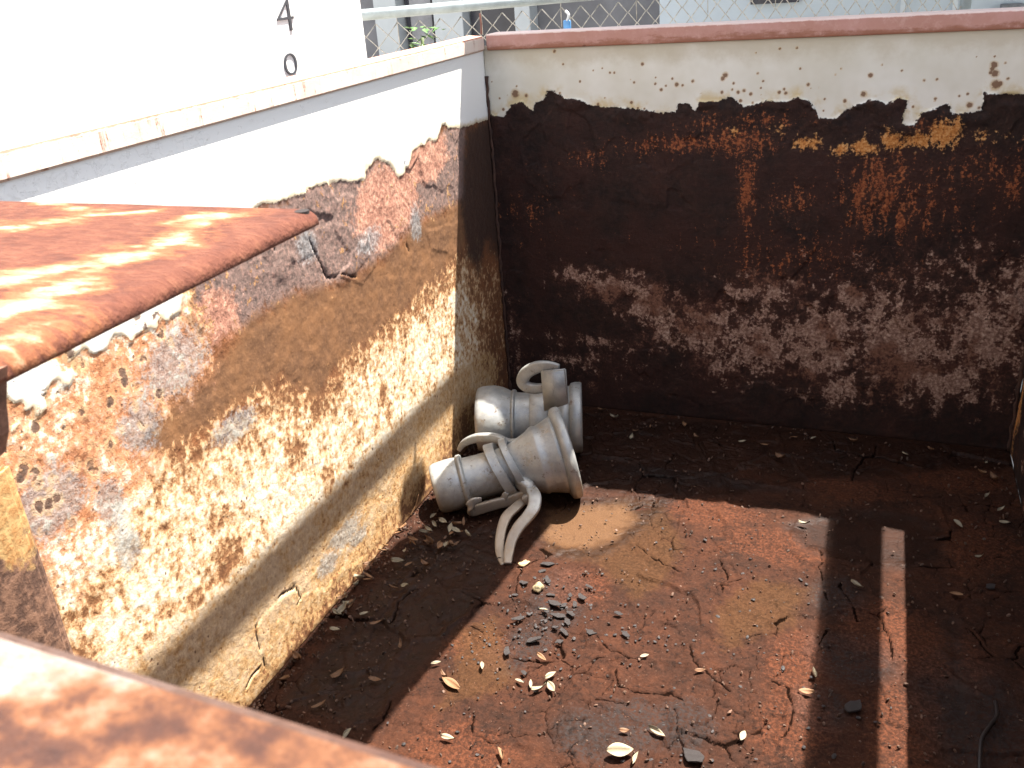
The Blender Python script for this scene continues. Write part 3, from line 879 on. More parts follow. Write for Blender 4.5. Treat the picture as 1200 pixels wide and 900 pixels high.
bm = bmesh.new(); prism(bm, [(.0022, -1.434), (.010, -1.446), (.014, -1.47), (.014, -1.66), (.0022, -1.68)], .0, .60)
bmesh.ops.bevel(bm, geom=bm.edges[:], offset=.004, segments=2, affect='EDGES')
from_bm('corner_post', bm, mat_post(), bin_)
# runners below
for x in (.15, W - .25):
    bm = bmesh.new(); box(bm, (x, YN - .05, -.12), (x + .10, .05, -.0065), .006)
    from_bm('runner', bm, M_RUST, bin_)
# thin rusty wire standing at the rim corner
w = at(564, 38, 1, .03)
bm = bmesh.new(); tube(bm, [(w.x, .03, ZT - .002), (w.x + .001, .031, ZT + .02), (w.x, .03, ZT + .043)], .0022, 6)
tag(from_bm('wire_stub', bm, plain('brown_wire', (.16, .07, .05), .7)), 'short thin rusty wire sticking up from the far left rim corner', 'wire')


# ================================================================ COUPLINGS
def frame(p0, p1, roll=0.0):
    x = (p1 - p0).normalized()
    y = Vector((0, 0, 1)).cross(x).normalized()
    z = x.cross(y)
    m = Matrix((x, y, z)).transposed().to_4x4()
    return Matrix.Translation(p0) @ m @ Matrix.Rotation(roll, 4, 'X')


def lathe(bm, prof, n=56, M=Matrix()):
    rings = []
    for x, r in prof:
        rings.append([bm.verts.new(M @ Vector((x, r * math.cos(2 * PI * k / n), r * math.sin(2 * PI * k / n)))) for k in range(n)])
    for a, b in zip(rings, rings[1:]):
        for k in range(n):
            bm.faces.new((a[k], a[(k + 1) % n], b[(k + 1) % n], b[k]))
    return bm


def shell(prof, t=.005):
    """open pipe: outer profile out, inner profile back, closed at both lips"""
    inner = [(x, r - t) for x, r in reversed(prof)]
    return prof + inner + [prof[0]]


A0, A1 = at(536, 566, 2, .060), at(668, 529, 2, .100)
B0, B1 = at(566, 491, 2, .092), at(680, 489, 2, .089)
A_L, B_L = (A1 - A0).length, (B1 - B0).length
print('coupling A', A0, A1, A_L, 'B', B0, B1, B_L)


def ring_band(bm, M, xa, xb, r0, r1, n=56, a0=0.0, a1=2 * PI, tilt=0.0):
    """flat strap round the pipe between xa and xb, inner r0, outer r1, over the arc a0..a1"""
    full = abs(a1 - a0 - 2 * PI) < 1e-6
    m = n if full else n + 1
    q = []
    for k in range(m):
        t = a0 + (a1 - a0) * k / n
        s = tilt * math.sin(t)
        c, d = math.cos(t), math.sin(t)
        q.append([bm.verts.new(M @ Vector((x + s, r * c, r * d))) for x, r in ((xa, r0), (xb, r0), (xb, r1), (xa, r1))])
    for k in range(m if full else m - 1):
        a, b = q[k], q[(k + 1) % m]
        for j in range(4):
            bm.faces.new((a[j], a[(j + 1) % 4], b[(j + 1) % 4], b[j]))
    if not full:
        bm.faces.new(q[0][::-1]); bm.faces.new(q[-1])
    return bm


# ---- front coupling
MA = frame(A0, A1)
L = A_L
t = thing('pipe_coupling', 'front grey galvanised pipe coupling with a flared flange, a hook and a hanging lever', 'pipe coupling', A0, 'irrigation pipe couplings in the bin corner')
bm = bmesh.new()
prof = [(-.050, .047), (-.048, .051), (-.040, .0545), (-.015, .0560), (.0, .0555), (.008, .054), (.014, .051), (.022, .049), (.05, .048), (L * .38, .048), (L * .46, .049), (L * .52, .052), (L * .58, .058), (L * .66, .066), (L * .71, .0735), (L * .735, .0755), (L * .755, .0735), (L * .80, .077), (L * .87, .083), (L * .91, .0865)]
lathe(bm, shell(prof, .006), 56, MA)
from_bm('body', bm, M_ZINC, t, True)
bm = bmesh.new(); ring_band(bm, MA, .0085, .021, .050, .0585); bmesh.ops.bevel(bm, geom=bm.edges[:], offset=.002, segments=2, affect='EDGES')
from_bm('bead_ring', bm, M_ZINC, t, True)
bm = bmesh.new()
lathe(bm, [(L * .90, .080), (L * .905, .090), (L * .92, .0985), (L * .945, .1015), (L * .985, .1015), (L * 1.0, .0985), (L * 1.0, .091), (L * .99, .086), (L * .95, .080), (L * .90, .080)], 64, MA)
from_bm('flange', bm, M_ZINC, t, True)
# two straps of the closing ring, leaning over the pipe
for i, (xa, wd, r1) in enumerate(((L * .355, .022, .0635), (L * .49, .016, .0670))):
    bm = bmesh.new(); ring_band(bm, MA, xa, xa + wd, .0485 if i == 0 else .0515, r1, 56, 0, 2 * PI, -.017)
    bmesh.ops.bevel(bm, geom=bm.edges[:], offset=.0012, segments=1, affect='EDGES')
    from_bm('clamp_strap', bm, M_ZINC, t, False)


def crop(x, y):      # enlarged survey crop -> photograph pixels
    return 460 + x / 3.2143, 400 + y / 3.2143


def sweep(name, cpts, ys, r, parent, flat=1.0, wide=None, n=10, sm=6):
    pts = smooth_path([at(*crop(x, y), 1, yy) for (x, y), yy in zip(cpts, ys)], sm)
    if isinstance(r, (list, tuple)):
        k = np.linspace(0, len(r) - 1, len(pts))
        rr = [float(v) for v in np.interp(k, range(len(r)), r)]
    else:
        rr = r
    bm = bmesh.new(); tube(bm, pts, rr, 16, flat, wide, True, .5)
    return from_bm(name, bm, M_ZINC, parent, True)


# far loop of the ring behind the pipe
sweep('ring_loop', [(250, 410), (270, 383), (310, 366), (355, 362), (395, 366), (440, 385), (490, 378), (512, 392)], [-.42, -.42, -.42, -.425, -.43, -.44, -.45, -.45], [.005, .008, .010, .010, .010, .010, .008, .005], t, .8)
AX = (A1 - A0).normalized()


def near_pipe(x, y, R):
    """first point on the sight line of crop pixel (x, y) that lies R from the coupling's axis"""
    px, py = crop(x, y)
    d = (RM @ Vector(((px - 600) / FPX, -(py - 450) / FPX, -1))).normalized()
    o = CAM - A0
    o_ = o - AX * o.dot(AX); d_ = d - AX * d.dot(AX)
    a_, b_, c_ = d_.dot(d_), 2 * o_.dot(d_), o_.dot(o_) - R * R
    D_ = b_ * b_ - 4 * a_ * c_
    tt = (-b_ - math.sqrt(max(D_, 0))) / (2 * a_)
    return CAM + d * tt


yp = near_pipe(505, 570, .074).y
print('pivot y', yp)
sweep('pivot_lug', [(462, 500), (485, 530), (510, 552), (530, 578)], [yp + .020, yp + .010, yp + .004, yp], [.011, .015, .016, .012], t, .8)
hk = [(520, 572), (480, 588), (430, 602), (380, 615), (330, 630), (302, 638), (290, 624), (304, 604), (336, 596)]
hy = [min(yp, near_pipe(x, y, .071).y) for x, y in hk]
sweep('hook', hk, hy, [.0125, .0130, .0125, .0125, .0125, .012, .0100, .0085, .005], t, .45, (0, 0, 1))
sweep('hook_tooth', [(420, 594), (424, 580), (430, 570)], [hy[2] - .002] * 3, [.008, .007, .005], t, .6)


def drop(n, last):
    return [yp - .004 + (last - yp) * (k / (n - 1)) for k in range(n)]


lev = sweep('lever', [(523, 556), (536, 585), (532, 625), (508, 662), (475, 700), (450, 745), (438, 795), (434, 838)], drop(8, -.702),
            [.012, .0135, .0135, .0125, .0120, .0110, .0100, .0075], t, .40, (1, .3, 0))
sweep('lever_strap', [(495, 598), (462, 628), (430, 660), (412, 705), (404, 755), (405, 800), (420, 842)], drop(7, -.702),
      [.010, .0115, .0115, .0105, .0100, .0090, .007], lev, .40, (1, .3, 0))
sweep('lever_bridge', [(498, 598), (512, 590), (530, 585)], [yp - .012, yp - .010, yp - .008], [.010, .011, .010], lev, .9)
sweep('lower_hook', [(355, 648), (375, 672), (410, 680), (440, 662)], [yp + .03, yp + .03, yp + .025, yp + .02], [.006, .008, .008, .006], t)

# ---- rear coupling
MB_ = frame(B0, B1)
L = B_L
t = thing('pipe_coupling', 'rear grey pipe coupling with an upright clamp plate, leaning in the dark bin corner', 'pipe coupling', B0, 'irrigation pipe couplings in the bin corner')
bm = bmesh.new()
prof = [(-.012, .066), (-.010, .073), (-.002, .0765), (.012, .0785), (.03, .079), (.05, .0745), (.065, .067), (.075, .063), (.09, .061), (L * .58, .061), (L * .62, .062), (L * .72, .066), (L * .82, .071), (L * .90, .074)]
lathe(bm, shell(prof, .006), 56, MB_)
from_bm('body', bm, M_ZINC, t, True)
bm = bmesh.new()
lathe(bm, [(L * .89, .066), (L * .895, .074), (L * .91, .0805), (L * .95, .083), (L * 1.0, .083), (L * 1.02, .0805), (L * 1.02, .074), (L * 1.0, .068), (L * .89, .066)], 64, MB_)
from_bm('flange', bm, M_ZINC, t, True)
bm = bmesh.new(); ring_band(bm, MB_, .070, .080, .060, .0685); bmesh.ops.bevel(bm, geom=bm.edges[:], offset=.002, segments=2, affect='EDGES')
from_bm('bead_ring', bm, M_ZINC, t, True)
bm = bmesh.new(); ring_band(bm, MB_, L * .50, L * .68, .0645, .0695, 56); bmesh.ops.bevel(bm, geom=bm.edges[:], offset=.0015, segments=1, affect='EDGES')
from_bm('clamp_strap', bm, M_ZINC, t, True)
# upright clamp plate and its curled hook on top
yb = B0.y - .035
c4 = [at(*crop(*c), 1, yb) for c in ((560, 112), (652, 103), (662, 235), (572, 262))]
bm = bmesh.new()
nrm = (c4[1] - c4[0]).cross(c4[3] - c4[0]).normalized() * .0045
lo = [bm.verts.new(p - nrm) for p in c4]; hi = [bm.verts.new(p + nrm) for p in c4]
bm.faces.new(lo); bm.faces.new(hi[::-1])
for i in range(4):
    bm.faces.new((lo[i], lo[(i + 1) % 4], hi[(i + 1) % 4], hi[i]))
bmesh.ops.bevel(bm, geom=bm.edges[:], offset=.002, segments=2, affect='EDGES')
from_bm('clamp_plate', bm, M_ZINC, t, True)
sweep('hook', [(628, 98), (590, 92), (545, 97), (505, 118), (490, 148), (505, 170), (540, 178), (580, 172)], [yb + .01] * 8, [.007, .0105, .0135, .0145, .014, .0130, .012, .009], t, .6)


# ================================================================ SMALL THINGS ON THE FLOOR
def leaf_mesh(name, ln, wd, curl, twist, seed):
    rr = random.Random(seed)
    bm = bmesh.new()
    nu, nv = 8, 4
    g = []
    for i in range(nu + 1):
        s = i / nu
        wv_ = wd * (math.sin(PI * min(max(s, .02), .98)) ** .75) * (1 - .25 * s)
        row = []
        for j in range(nv + 1):
            q = (j / nv - .5) * 2
            x = (s - .5) * ln
            y = q * wv_ / 2
            z = curl * ln * ((s - .5) ** 2) * 1.6 + abs(q) * abs(q) * wv_ * .35 + twist * x * q * .5 + rr.uniform(-.0003, .0003)
            row.append(bm.verts.new((x, y, z)))
        g.append(row)
    for i in range(nu):
        for j in range(nv):
            bm.faces.new((g[i][j], g[i + 1][j], g[i + 1][j + 1], g[i][j + 1]))
    ret = bmesh.ops.extrude_face_region(bm, geom=bm.faces[:])
    bmesh.ops.translate(bm, verts=[v for v in ret['geom'] if isinstance(v, bmesh.types.BMVert)], vec=(0, 0, .0005))
    bmesh.ops.remove_doubles(bm, verts=bm.verts, dist=1e-6)
    bmesh.ops.recalc_face_normals(bm, faces=bm.faces)
    me = bpy.data.meshes.new(name)
    bm.to_mesh(me); bm.free()
    me.polygons.foreach_set('use_smooth', [True] * len(me.polygons))
    return me


leaf_lib = []
for k in range(12):
    me = leaf_mesh('dry_leaf', 1.0, [.42, .36, .5, .3][k % 4], random.uniform(.1, .6), random.uniform(-.3, .3), k)
    me.materials.append(M_LEAFS[0 if k < 6 else (1 if k < 9 else 2)])
    leaf_lib.append(me)


def put_leaf(px, py, ln, rot, lib, label, group, tilt=(0, 0), z=.004, pos=None):
    p = pos or at(px, py, 2, 0.0)
    o = bpy.data.objects.new('dry_leaf', leaf_lib[lib])
    COL.objects.link(o)
    o.location = (min(max(p.x, .012), W - .012), min(p.y, -.012), z)
    o.rotation_euler = (tilt[0], tilt[1], rot)
    o.scale = (ln, ln * random.uniform(.75, 1.3), ln * random.uniform(.8, 2.2))
    return tag(o, label, 'leaf', group)


GL = 'dry leaves on the bin floor'
notable = [  # px, py, length, yaw, mesh, tilt, label
    (530, 806, .040, -.35, 6, (.2, .05), 'reddish brown folded leaf, the larger of the leaves left of the star of pale leaves'),
    (645, 796, .024, 1.0, 0, (.3, 0), 'upper right pale leaf of the star of three leaves'),
    (632, 812, .026, .75, 1, (-.2, 0), 'lower left pale leaf of the star of three leaves'),
    (647, 810, .024, -.8, 2, (.3, 0), 'lower right pale leaf of the star of three leaves'),
    (622, 805, .019, 1.9, 3, (.2, 0), 'small upright pale leaf just left of the star of three leaves'),
    (609, 802, .017, -.2, 4, (0, 0), 'small pale oval leaf farthest left of the star of three leaves'),
    (635, 774, .024, -.5, 7, (.2, .1), 'tan leaf lying below the dark rust chips'),
    (637, 718, .017, 0.1, 3, (0, 0), 'short white leaf on the dark rust chips'),
    (770, 861, .030, -.42, 5, (.5, 0), 'long narrow pale leaf by itself near the bottom edge'),
    (725, 886, .040, .5, 2, (.35, .15), 'largest pale curled leaf at the bottom edge'),
    (742, 894, .022, 1.5, 1, (.5, 0), 'small pale leaf tucked beside the largest curled leaf'),
    (952, 792, .030, 1.75, 3, (.9, .2), 'white leaf standing on edge beside the shadow edge'),
    (944, 815, .024, .15, 8, (.2, 0), 'cream torn leaf just below the standing white leaf'),
    (870, 866, .020, 1.4, 4, (.3, 0), 'small pale leaf between the long narrow leaf and the bright strip'),
    (526, 870, .024, 0.05, 0, (.1, 0), 'pale blunt leaf alone near the near rim'),
    (590, 889, .024, -1.0, 8, (.6, 0), 'orange curled leaf cut by the bottom edge'),
    (1004, 690, .026, -.6, 0, (.1, 0), 'olive leaf in the shaded bar left of the bright strip'),
    (404, 864, .022, 1.5, 1, (.9, 0), 'pale leaf on edge against the near rim in the left shade'),
    (755, 772, .016, .6, 3, (.4, 0), 'tiny white leaf by the dark crack'),
    (820, 790, .018, .4, 9, (.3, 0), 'tiny reddish leaf right of the dark crack'),
    (732, 861, .016, .3, 10, (.2, 0), 'tiny orange leaf above the largest curled leaf'),
    (511, 781, .018, .6, 3, (.2, 0), 'small white leaf above the reddish brown folded leaf'),
    (565, 784, .018, 2.0, 4, (.2, 0), 'small pale leaf right of the reddish brown folded leaf'),
    (520, 797, .018, 2.6, 10, (.3, 0), 'small grey brown leaf touching the reddish brown folded leaf'),
]
for px, py, ln, rot, lib, tl, lab in notable:
    put_leaf(px, py, ln, rot, lib, lab, GL, tl, .0065)
for px, py in ((1120, 700), (1156, 584), (1150, 557), (1122, 617), (1147, 656), (895, 524), (915, 540), (802, 501), (930, 515), (953, 516), (1000, 520), (1177, 616), (942, 617), (745, 508), (762, 503), (740, 515), (1060, 535), (1090, 530), (1155, 545), (1165, 565), (720, 492), (705, 483), (815, 515), (870, 520), (1172, 600)):
    put_leaf(px, py, random.uniform(.014, .026), random.uniform(0, 6.28), random.choice((0, 1, 4, 6, 9, 10)), 'dull dry leaf in the shade near the foot of the end wall or right wall', GL, (random.uniform(-.2, .2), random.uniform(-.2, .2)), .006)
for px, py in ((334, 800), (398, 795), (440, 800), (428, 723), (443, 734), (394, 742), (499, 666), (350, 775), (470, 760), (375, 830)):
    put_leaf(px, py, random.uniform(.018, .028), random.uniform(0, 6.28), random.choice((0, 4, 6, 9, 10, 11)), 'dry leaf lying apart in the shadow band by the left wall', GL, (random.uniform(-.2, .2), random.uniform(-.2, .2)), .006)
base_pts = [(511, 615), (506, 633), (490, 638), (472, 659), (469, 689), (440, 681), (428, 668), (415, 689), (400, 707), (407, 710), (403, 724), (445, 648), (464, 622), (520, 622), (530, 632), (541, 625), (525, 640), (515, 647), (495, 625), (480, 645), (535, 645), (548, 636)]
for px, py in base_pts:
    for q in range(2):
        put_leaf(px + random.uniform(-9, 9), py + random.uniform(-7, 7), random.uniform(.018, .030), random.uniform(0, 6.28), random.choice((0, 1, 2, 6, 7, 8, 9, 10, 11)),
                 'dry leaf in the drift of leaf litter along the foot of the left wall', GL, (random.uniform(-.5, .5), random.uniform(-.4, .4)), random.uniform(.007, .014))
# a thin twig among the litter
p = at(482, 605, 2, .0)
bm = bmesh.new(); tube(bm, [p + Vector((0, 0, .004)), p + Vector((.008, .01, .02)), p + Vector((.014, .018, .045))], [.0022, .002, .0012], 6)
tag(from_bm('twig', bm, M_LEAFS[1]), 'thin reddish twig standing in the litter at the foot of the left wall', 'twig')

# crumbs of rust and leaf dust: nobody could count them
bm = bmesh.new()
rs = random.Random(5)
for i in range(2600):
    if i < 1100:
        p = Vector((rs.random() ** 2.2 * .16 + .006, rs.uniform(-1.3, -.1), 0))
    else:
        p = Vector((rs.uniform(.05, W - .01), rs.uniform(-1.4, -.01), 0))
    s = rs.uniform(.0009, .0034)
    m = Matrix.Translation((p.x, p.y, .002 + s * .5)) @ Euler((rs.uniform(0, 6), rs.uniform(0, 6), rs.uniform(0, 6))).to_matrix().to_4x4() @ Matrix.Diagonal((s * rs.uniform(.8, 1.8), s, s * .5, 1))
    bmesh.ops.create_icosphere(bm, subdivisions=1, radius=1.0, matrix=m)
tag(from_bm('rust_crumbs', bm, plain('rust_crumb', (.075, .04, .025), .7, .8, 55)), 'crumbs of rust and leaf dust strewn over the floor', 'rust crumbs', None, 'stuff')


bm = bmesh.new()
rs = random.Random(15)
spots_ = [(650, 705, .04, 120), (630, 745, .05, 50), (740, 740, .03, 25), (860, 690, .06, 40), (740, 850, .06, 30), (800, 800, .07, 40), (950, 830, .07, 40), (560, 760, .06, 35), (560, 860, .08, 35), (830, 640, .08, 30)]
for px, py, sg, cnt in spots_:
    p0 = at(px, py, 2, 0)
    for i in range(cnt):
        x, y = p0.x + rs.gauss(0, sg), p0.y + rs.gauss(0, sg * 1.3)
        if not (.01 < x < W - .01 and -1.85 < y < -.02):
            continue
        s_ = rs.uniform(.0010, .0040) * rs.uniform(.5, 1)
        bmesh.ops.create_icosphere(bm, subdivisions=1, radius=1.0, matrix=Matrix.Translation((x, y, .0022 + s_ * .3)) @ Euler((rs.uniform(-.4, .4), rs.uniform(-.4, .4), rs.uniform(0, 6))).to_matrix().to_4x4() @ Matrix.Diagonal((s_ * rs.uniform(.8, 1.7), s_, s_ * .4, 1)))
tag(from_bm('scale_crumbs', bm, M_CHIP), 'tiny grey black crumbs of rust scale peppered over the floor', 'rust crumbs', None, 'stuff')


def chip_mesh(seed, n=9):
    rr = random.Random(seed)
    bm = bmesh.new()
    pts = []
    for k in range(n):
        t = 2 * PI * (k + rr.uniform(-.3, .3)) / n
        r_ = rr.uniform(.45, 1.15)
        pts.append((r_ * math.cos(t), .7 * r_ * math.sin(t)))
    prism(bm, pts, -.12, .16)
    for v in bm.verts:
        v.co.z += .22 * (v.co.x ** 2) * rr.uniform(.5, 1) + rr.uniform(-.05, .05)
    bmesh.ops.bevel(bm, geom=bm.edges[:], offset=.05, segments=1, affect='EDGES')
    bmesh.ops.recalc_face_normals(bm, faces=bm.faces)
    me = bpy.data.meshes.new('rust_chip'); bm.to_mesh(me); bm.free()
    me.materials.append(M_CHIP)
    return me


chips = [chip_mesh(s) for s in range(7)]
cl = [(642, 664, .019), (614, 686, .014), (642, 683, .012), (682, 703, .014), (650, 710, .017), (655, 725, .016), (669, 722, .014), (608, 728, .014), (625, 753, .019), (661, 743, .012), (692, 744, .013), (594, 767, .014), (656, 755, .009), (725, 722, .009), (615, 792, .008), (733, 746, .010),
      (645, 700, .012), (660, 713, .011), (674, 712, .010), (640, 718, .010), (650, 738, .009), (665, 732, .012), (635, 672, .009), (690, 690, .009), (604, 700, .007), (668, 700, .008)]
for px, py, s in cl:
    p = at(px, py, 2, 0)
    o = bpy.data.objects.new('rust_chip', random.choice(chips)); COL.objects.link(o)
    o.location = (p.x, p.y, .006); o.scale = (s * .95, s * .8, s * .42); o.rotation_euler = (random.uniform(-.25, .25), random.uniform(-.25, .25), random.uniform(0, 6.28))
    tag(o, 'grey black flake of rust scale in the scatter below the coupling lever', 'rust flake', 'loose rust flakes below the lever')
for px, py, s, lab in ((1000, 832, .017, 'grey rust flake in the shaded bar left of the bright strip'), (810, 890, .020, 'grey rust flake cut by the bottom edge'), (525, 518, .016, 'grey scale flake standing at the wall foot beside the rear coupling'), (1160, 690, .012, 'small dark rust flake near the right wall')):
    p = at(px, py, 2, 0)
    o = bpy.data.objects.new('rust_chip', chips[int(px) % 7]); COL.objects.link(o)
    o.location = (max(p.x, .02), p.y, .006); o.scale = (s, s, s * .7); o.rotation_euler = (0, 0, px)
    tag(o, lab, 'rust flake', 'larger loose rust flakes')


def pebble(px, py, s, sq, label, mat, seed):
    p = at(px, py, 2, 0)
    bm = bmesh.new(); bmesh.ops.create_icosphere(bm, subdivisions=3, radius=1)
    rr = random.Random(seed); off = [rr.uniform(0, 9) for _ in range(3)]
    from mathutils import noise as mn
    for v in bm.verts:
        v.co *= 1 + .45 * mn.noise(v.co * 1.3 + Vector(off))
        v.co = Vector((v.co.x * s, v.co.y * s * sq[0], v.co.z * s * sq[1]))
    o = from_bm('pale_lump', bm, mat, None, True)
    o.location = (p.x, p.y, .004 + s * sq[1] * .7); o.rotation_euler = (0, 0, seed)
    return tag(o, label, 'debris')


mlump = plain('pale_lump_stone', (.26, .205, .115), .8, .45, 60, 0, .6)
pebble(631, 693, .012, (.75, .7), 'lumpy pale stone among the dark rust flakes below the lever', mlump, 2)
pebble(614, 664, .012, (.6, .35), 'pale crumpled scrap lying right at the tip of the lever', mat_leaf('pale_scrap', (.28, .19, .10), (.36, .27, .16)), 4)

# dark crooked stick at lower right
bm = bmesh.new()
tube(bm, smooth_path([at(1148, 905, 2, .006), at(1150, 868, 2, .008), at(1160, 850, 2, .010), at(1168, 838, 2, .012), at(1166, 822, 2, .01)]), .0028, 7)
tag(from_bm('stick', bm, plain('dark_wet_stick', (.02, .014, .012), .4)), 'dark crooked stick lying in the shade at lower right', 'stick')

# ================================================================ OUTSIDE THE BIN
GZ = -.12
bm = bmesh.new(); box(bm, (-40, -40, GZ - .3), (40, 60, GZ))
tag(from_bm('ground', bm, plain('pale_concrete_ground', (.30, .28, .25), .85, .25, 3, 0, .3)), kind='structure')

# white box body standing left
XB = -.25
e1 = at(452, 50, 0, XB); e0 = at(408, 50, 0, XB)
t = thing('white_storage_tank', 'tall plain white tank with black numerals 4 and 0, behind the left rim', 'tank', (XB - .5, -1.2, GZ))
bm = bmesh.new()
yE = e1.y + .004
pts = [(XB, -2.6), (XB, e0.y)]
for k in range(1, 9):
    q = k / 8 * PI / 2
    rr_ = yE - e0.y
    pts.append((XB - rr_ * .55 + rr_ * .55 * math.cos(q), e0.y + rr_ * math.sin(q)))
pts += [(XB - 1.1, yE), (XB - 1.1, -2.6)]
prism(bm, pts, GZ + .05, 1.75)
bmesh.ops.bevel(bm, geom=[e for e in bm.edges if all(abs(v.co.z - 1.75) < 1e-5 for v in e.verts)], offset=.03, segments=3, affect='EDGES')
from_bm('body', bm, M_WHITE, t, False)
bm = bmesh.new(); box(bm, (XB - 1.05, -2.55, GZ), (XB - .03, yE - .03, GZ + .052))
from_bm('plinth', bm, M_RUST, t)


def numeral(txt, px, py, h, wd, parent):
    p = at(px, py, 0, XB)
    cu = bpy.data.curves.new('numeral', 'FONT')
    cu.body = txt; cu.size = 1.0; cu.align_x = 'CENTER'; cu.extrude = .01; cu.offset = -.018
    ob = bpy.data.objects.new('numeral_source', cu); COL.objects.link(ob)
    dg = bpy.context.evaluated_depsgraph_get()
    me = bpy.data.meshes.new_from_object(ob.evaluated_get(dg))
    bpy.data.objects.remove(ob)
    zs = [v.co.y for v in me.vertices]; lo, hi = min(zs), max(zs); mid = (lo + hi) / 2
    k = h / (hi - lo)
    xs = [v.co.x for v in me.vertices]; kx = wd / (max(xs) - min(xs)); xm = (max(xs) + min(xs)) / 2
    for v in me.vertices:
        x, y, z = (v.co.x - xm) * kx, (v.co.y - mid) * k, v.co.z
        v.co = (XB + .0012 + z * .1, p.y + x, p.z + y)
    me.update()
    return link('numeral', me, M_INK, parent)


numeral('4', 333, 17, at(334, -3, 0, XB).z - at(334, 37, 0, XB).z, .058, t)
numeral('0', 340, 75, at(340, 62, 0, XB).z - at(340, 88, 0, XB).z, .045, t)

# chain link fence behind the bin
F0, F1 = Vector((-1.35, 1.323, 0)), Vector((2.6, -.22 + .002, 0))
ra, rb = at(455, 15, 2, .936), at(880, -22, 2, .936)
print('rail', ra, rb)
fd = (rb - ra).normalized(); fd.z = 0
F0 = Vector((ra.x, ra.y, 0)) - fd * .75
FLEN = 3.4
fn = Vector((-fd.y, fd.x, 0))
t = thing('chain_link_fence', 'grey pipe railed chain link fence behind the end wall of the bin', 'fence', F0 + Vector((0, 0, GZ)))
ZR = .936


def fp(s, z, o=0.0):
    return F0 + fd * s + fn * o + Vector((0, 0, z))


bm = bmesh.new(); tube(bm, [fp(0, ZR), fp(FLEN, ZR)], .019, 16)
from_bm('top_rail', bm, M_GALV, t, True)
for s in (.02, FLEN - .02):
    bm = bmesh.new(); tube(bm, [fp(s, GZ), fp(s, ZR - .0)], .024, 16)
    from_bm('post', bm, M_GALV, t, True)
bm = bmesh.new()
cw, rows = .080, 24
ztop = .902
n = int(FLEN / cw)
for i in range(n):
    for sgn in (1, -1):
        pts = []
        s0 = (i + .5) * cw + .02
        for k in range(rows + 1):
            z = ztop - k * cw / 2
            a_ = s0 + (cw / 2 if (k % 2) else 0) * sgn * 1.0
            pts.append(fp(a_, z, .003 * sgn * (1 if k % 2 else -1)))
        tube(bm, pts, .0024, 5)
me_ = from_bm('wire_mesh', bm, M_WIRE, t, True)
bm = bmesh.new()
for k in range(n):
    if k % 4 == 1:
        s0 = (k + .5) * cw + .02
        bm = bmesh.new(); tube(bm, [fp(s0, ztop - .07, .004), fp(s0, ztop, .006), fp(s0, ZR + .019, .002)], .0016, 5)
        from_bm('tie_wire', bm, M_WIRE, t, True)
# blue tag on the fence
p = at(665, 26, 1, .76)
bm = bmesh.new(); box(bm, (p.x - .012, .752, p.z - .024), (p.x + .012, .760, p.z + .006), .004)
tg = thing('plastic_tag', 'small blue plastic tag with a white clip hung on the fence wire', 'tag', p)
from_bm('tag_body', bm, plain('blue_plastic', (.10, .30, .60), .4), tg, True)
bm = bmesh.new(); tube(bm, smooth_path([(p.x, .756, p.z + .004), (p.x + .006, .756, p.z + .02), (p.x - .004, .757, p.z + .032)]), .004, 8)
from_bm('clip', bm, plain('white_plastic', (.75, .75, .75), .4), tg, True)

# climbing plant between bin and fence
rs = random.Random(11)
pc = at(495, 44, 1, .62)
t = thing('leafy_plant', 'small green leafy plant growing up the fence behind the left rim', 'plant', (pc.x, .62, GZ))
bm = bmesh.new()
tube(bm, smooth_path([(pc.x, .62, GZ), (pc.x + .02, .63, .2), (pc.x - .02, .62, .5), (pc.x, .62, pc.z)]), .005, 6)
from_bm('stem', bm, plain('green_stem', (.08, .11, .04), .6), t, True)
bm = bmesh.new()
for i in range(46):
    z = pc.z + .035 - abs(rs.gauss(0, .10))
    c = Vector((pc.x + rs.gauss(0, .022), .62 + rs.gauss(0, .025), z))
    a_, b_ = rs.uniform(0, 6.28), rs.uniform(-.7, .5)
    d = Vector((math.cos(a_) * math.cos(b_), math.sin(a_) * math.cos(b_), math.sin(b_)))
    sd = d.cross(Vector((0, 0, 1))).normalized()
    ln, wd = rs.uniform(.03, .05), rs.uniform(.008, .012)
    up = sd.cross(d)
    v = [bm.verts.new(q) for q in (c, c + d * ln * .5 + sd * wd + up * .003, c + d * ln, c + d * ln * .5 - sd * wd + up * .003, c + d * ln * .5 - up * .001)]
    bm.faces.new((v[0], v[1], v[4])); bm.faces.new((v[1], v[2], v[4])); bm.faces.new((v[2], v[3], v[4])); bm.faces.new((v[3], v[0], v[4]))
from_bm('foliage', bm, plain('green_leaf', (.07, .16, .035), .5, .5, 25), t)

# building beyond the fence
YB = 3.2


def bx(px):
    return at(px, 14, 1, YB).x


M_BLUE = plain('pale_blue_grey_render', (.50, .56, .60), .8, .06, 2)
M_PALE = plain('pale_grey_pillar', (.42, .45, .46), .7, .06, 3)
M_DARK = plain('dim_window_glass', (.035, .035, .045), .25, .3, 2)
t = thing('outbuilding', 'pale blue grey building with pale pillars and dark openings beyond the fence', 'building', (1.5, YB, GZ))
bm = bmesh.new(); box(bm, (bx(773), YB, GZ), (5.0, YB + 2.5, 2.6))
from_bm('wall', bm, M_BLUE, t)
bm = bmesh.new(); box(bm, (-5.0, YB + .12, GZ), (bx(773) - .002, YB + 2.5, 2.6))
from_bm('recessed_wall', bm, plain('dim_grey_wall', (.16, .16, .17), .8, .2, 3), t)
for a_, b_ in ((440, 466), (509, 543), (604, 622)):
    bm = bmesh.new(); box(bm, (bx(a_), YB - .02, GZ), (bx(b_), YB + .118, 2.6), .006)
    from_bm('pillar', bm, M_PALE, t)
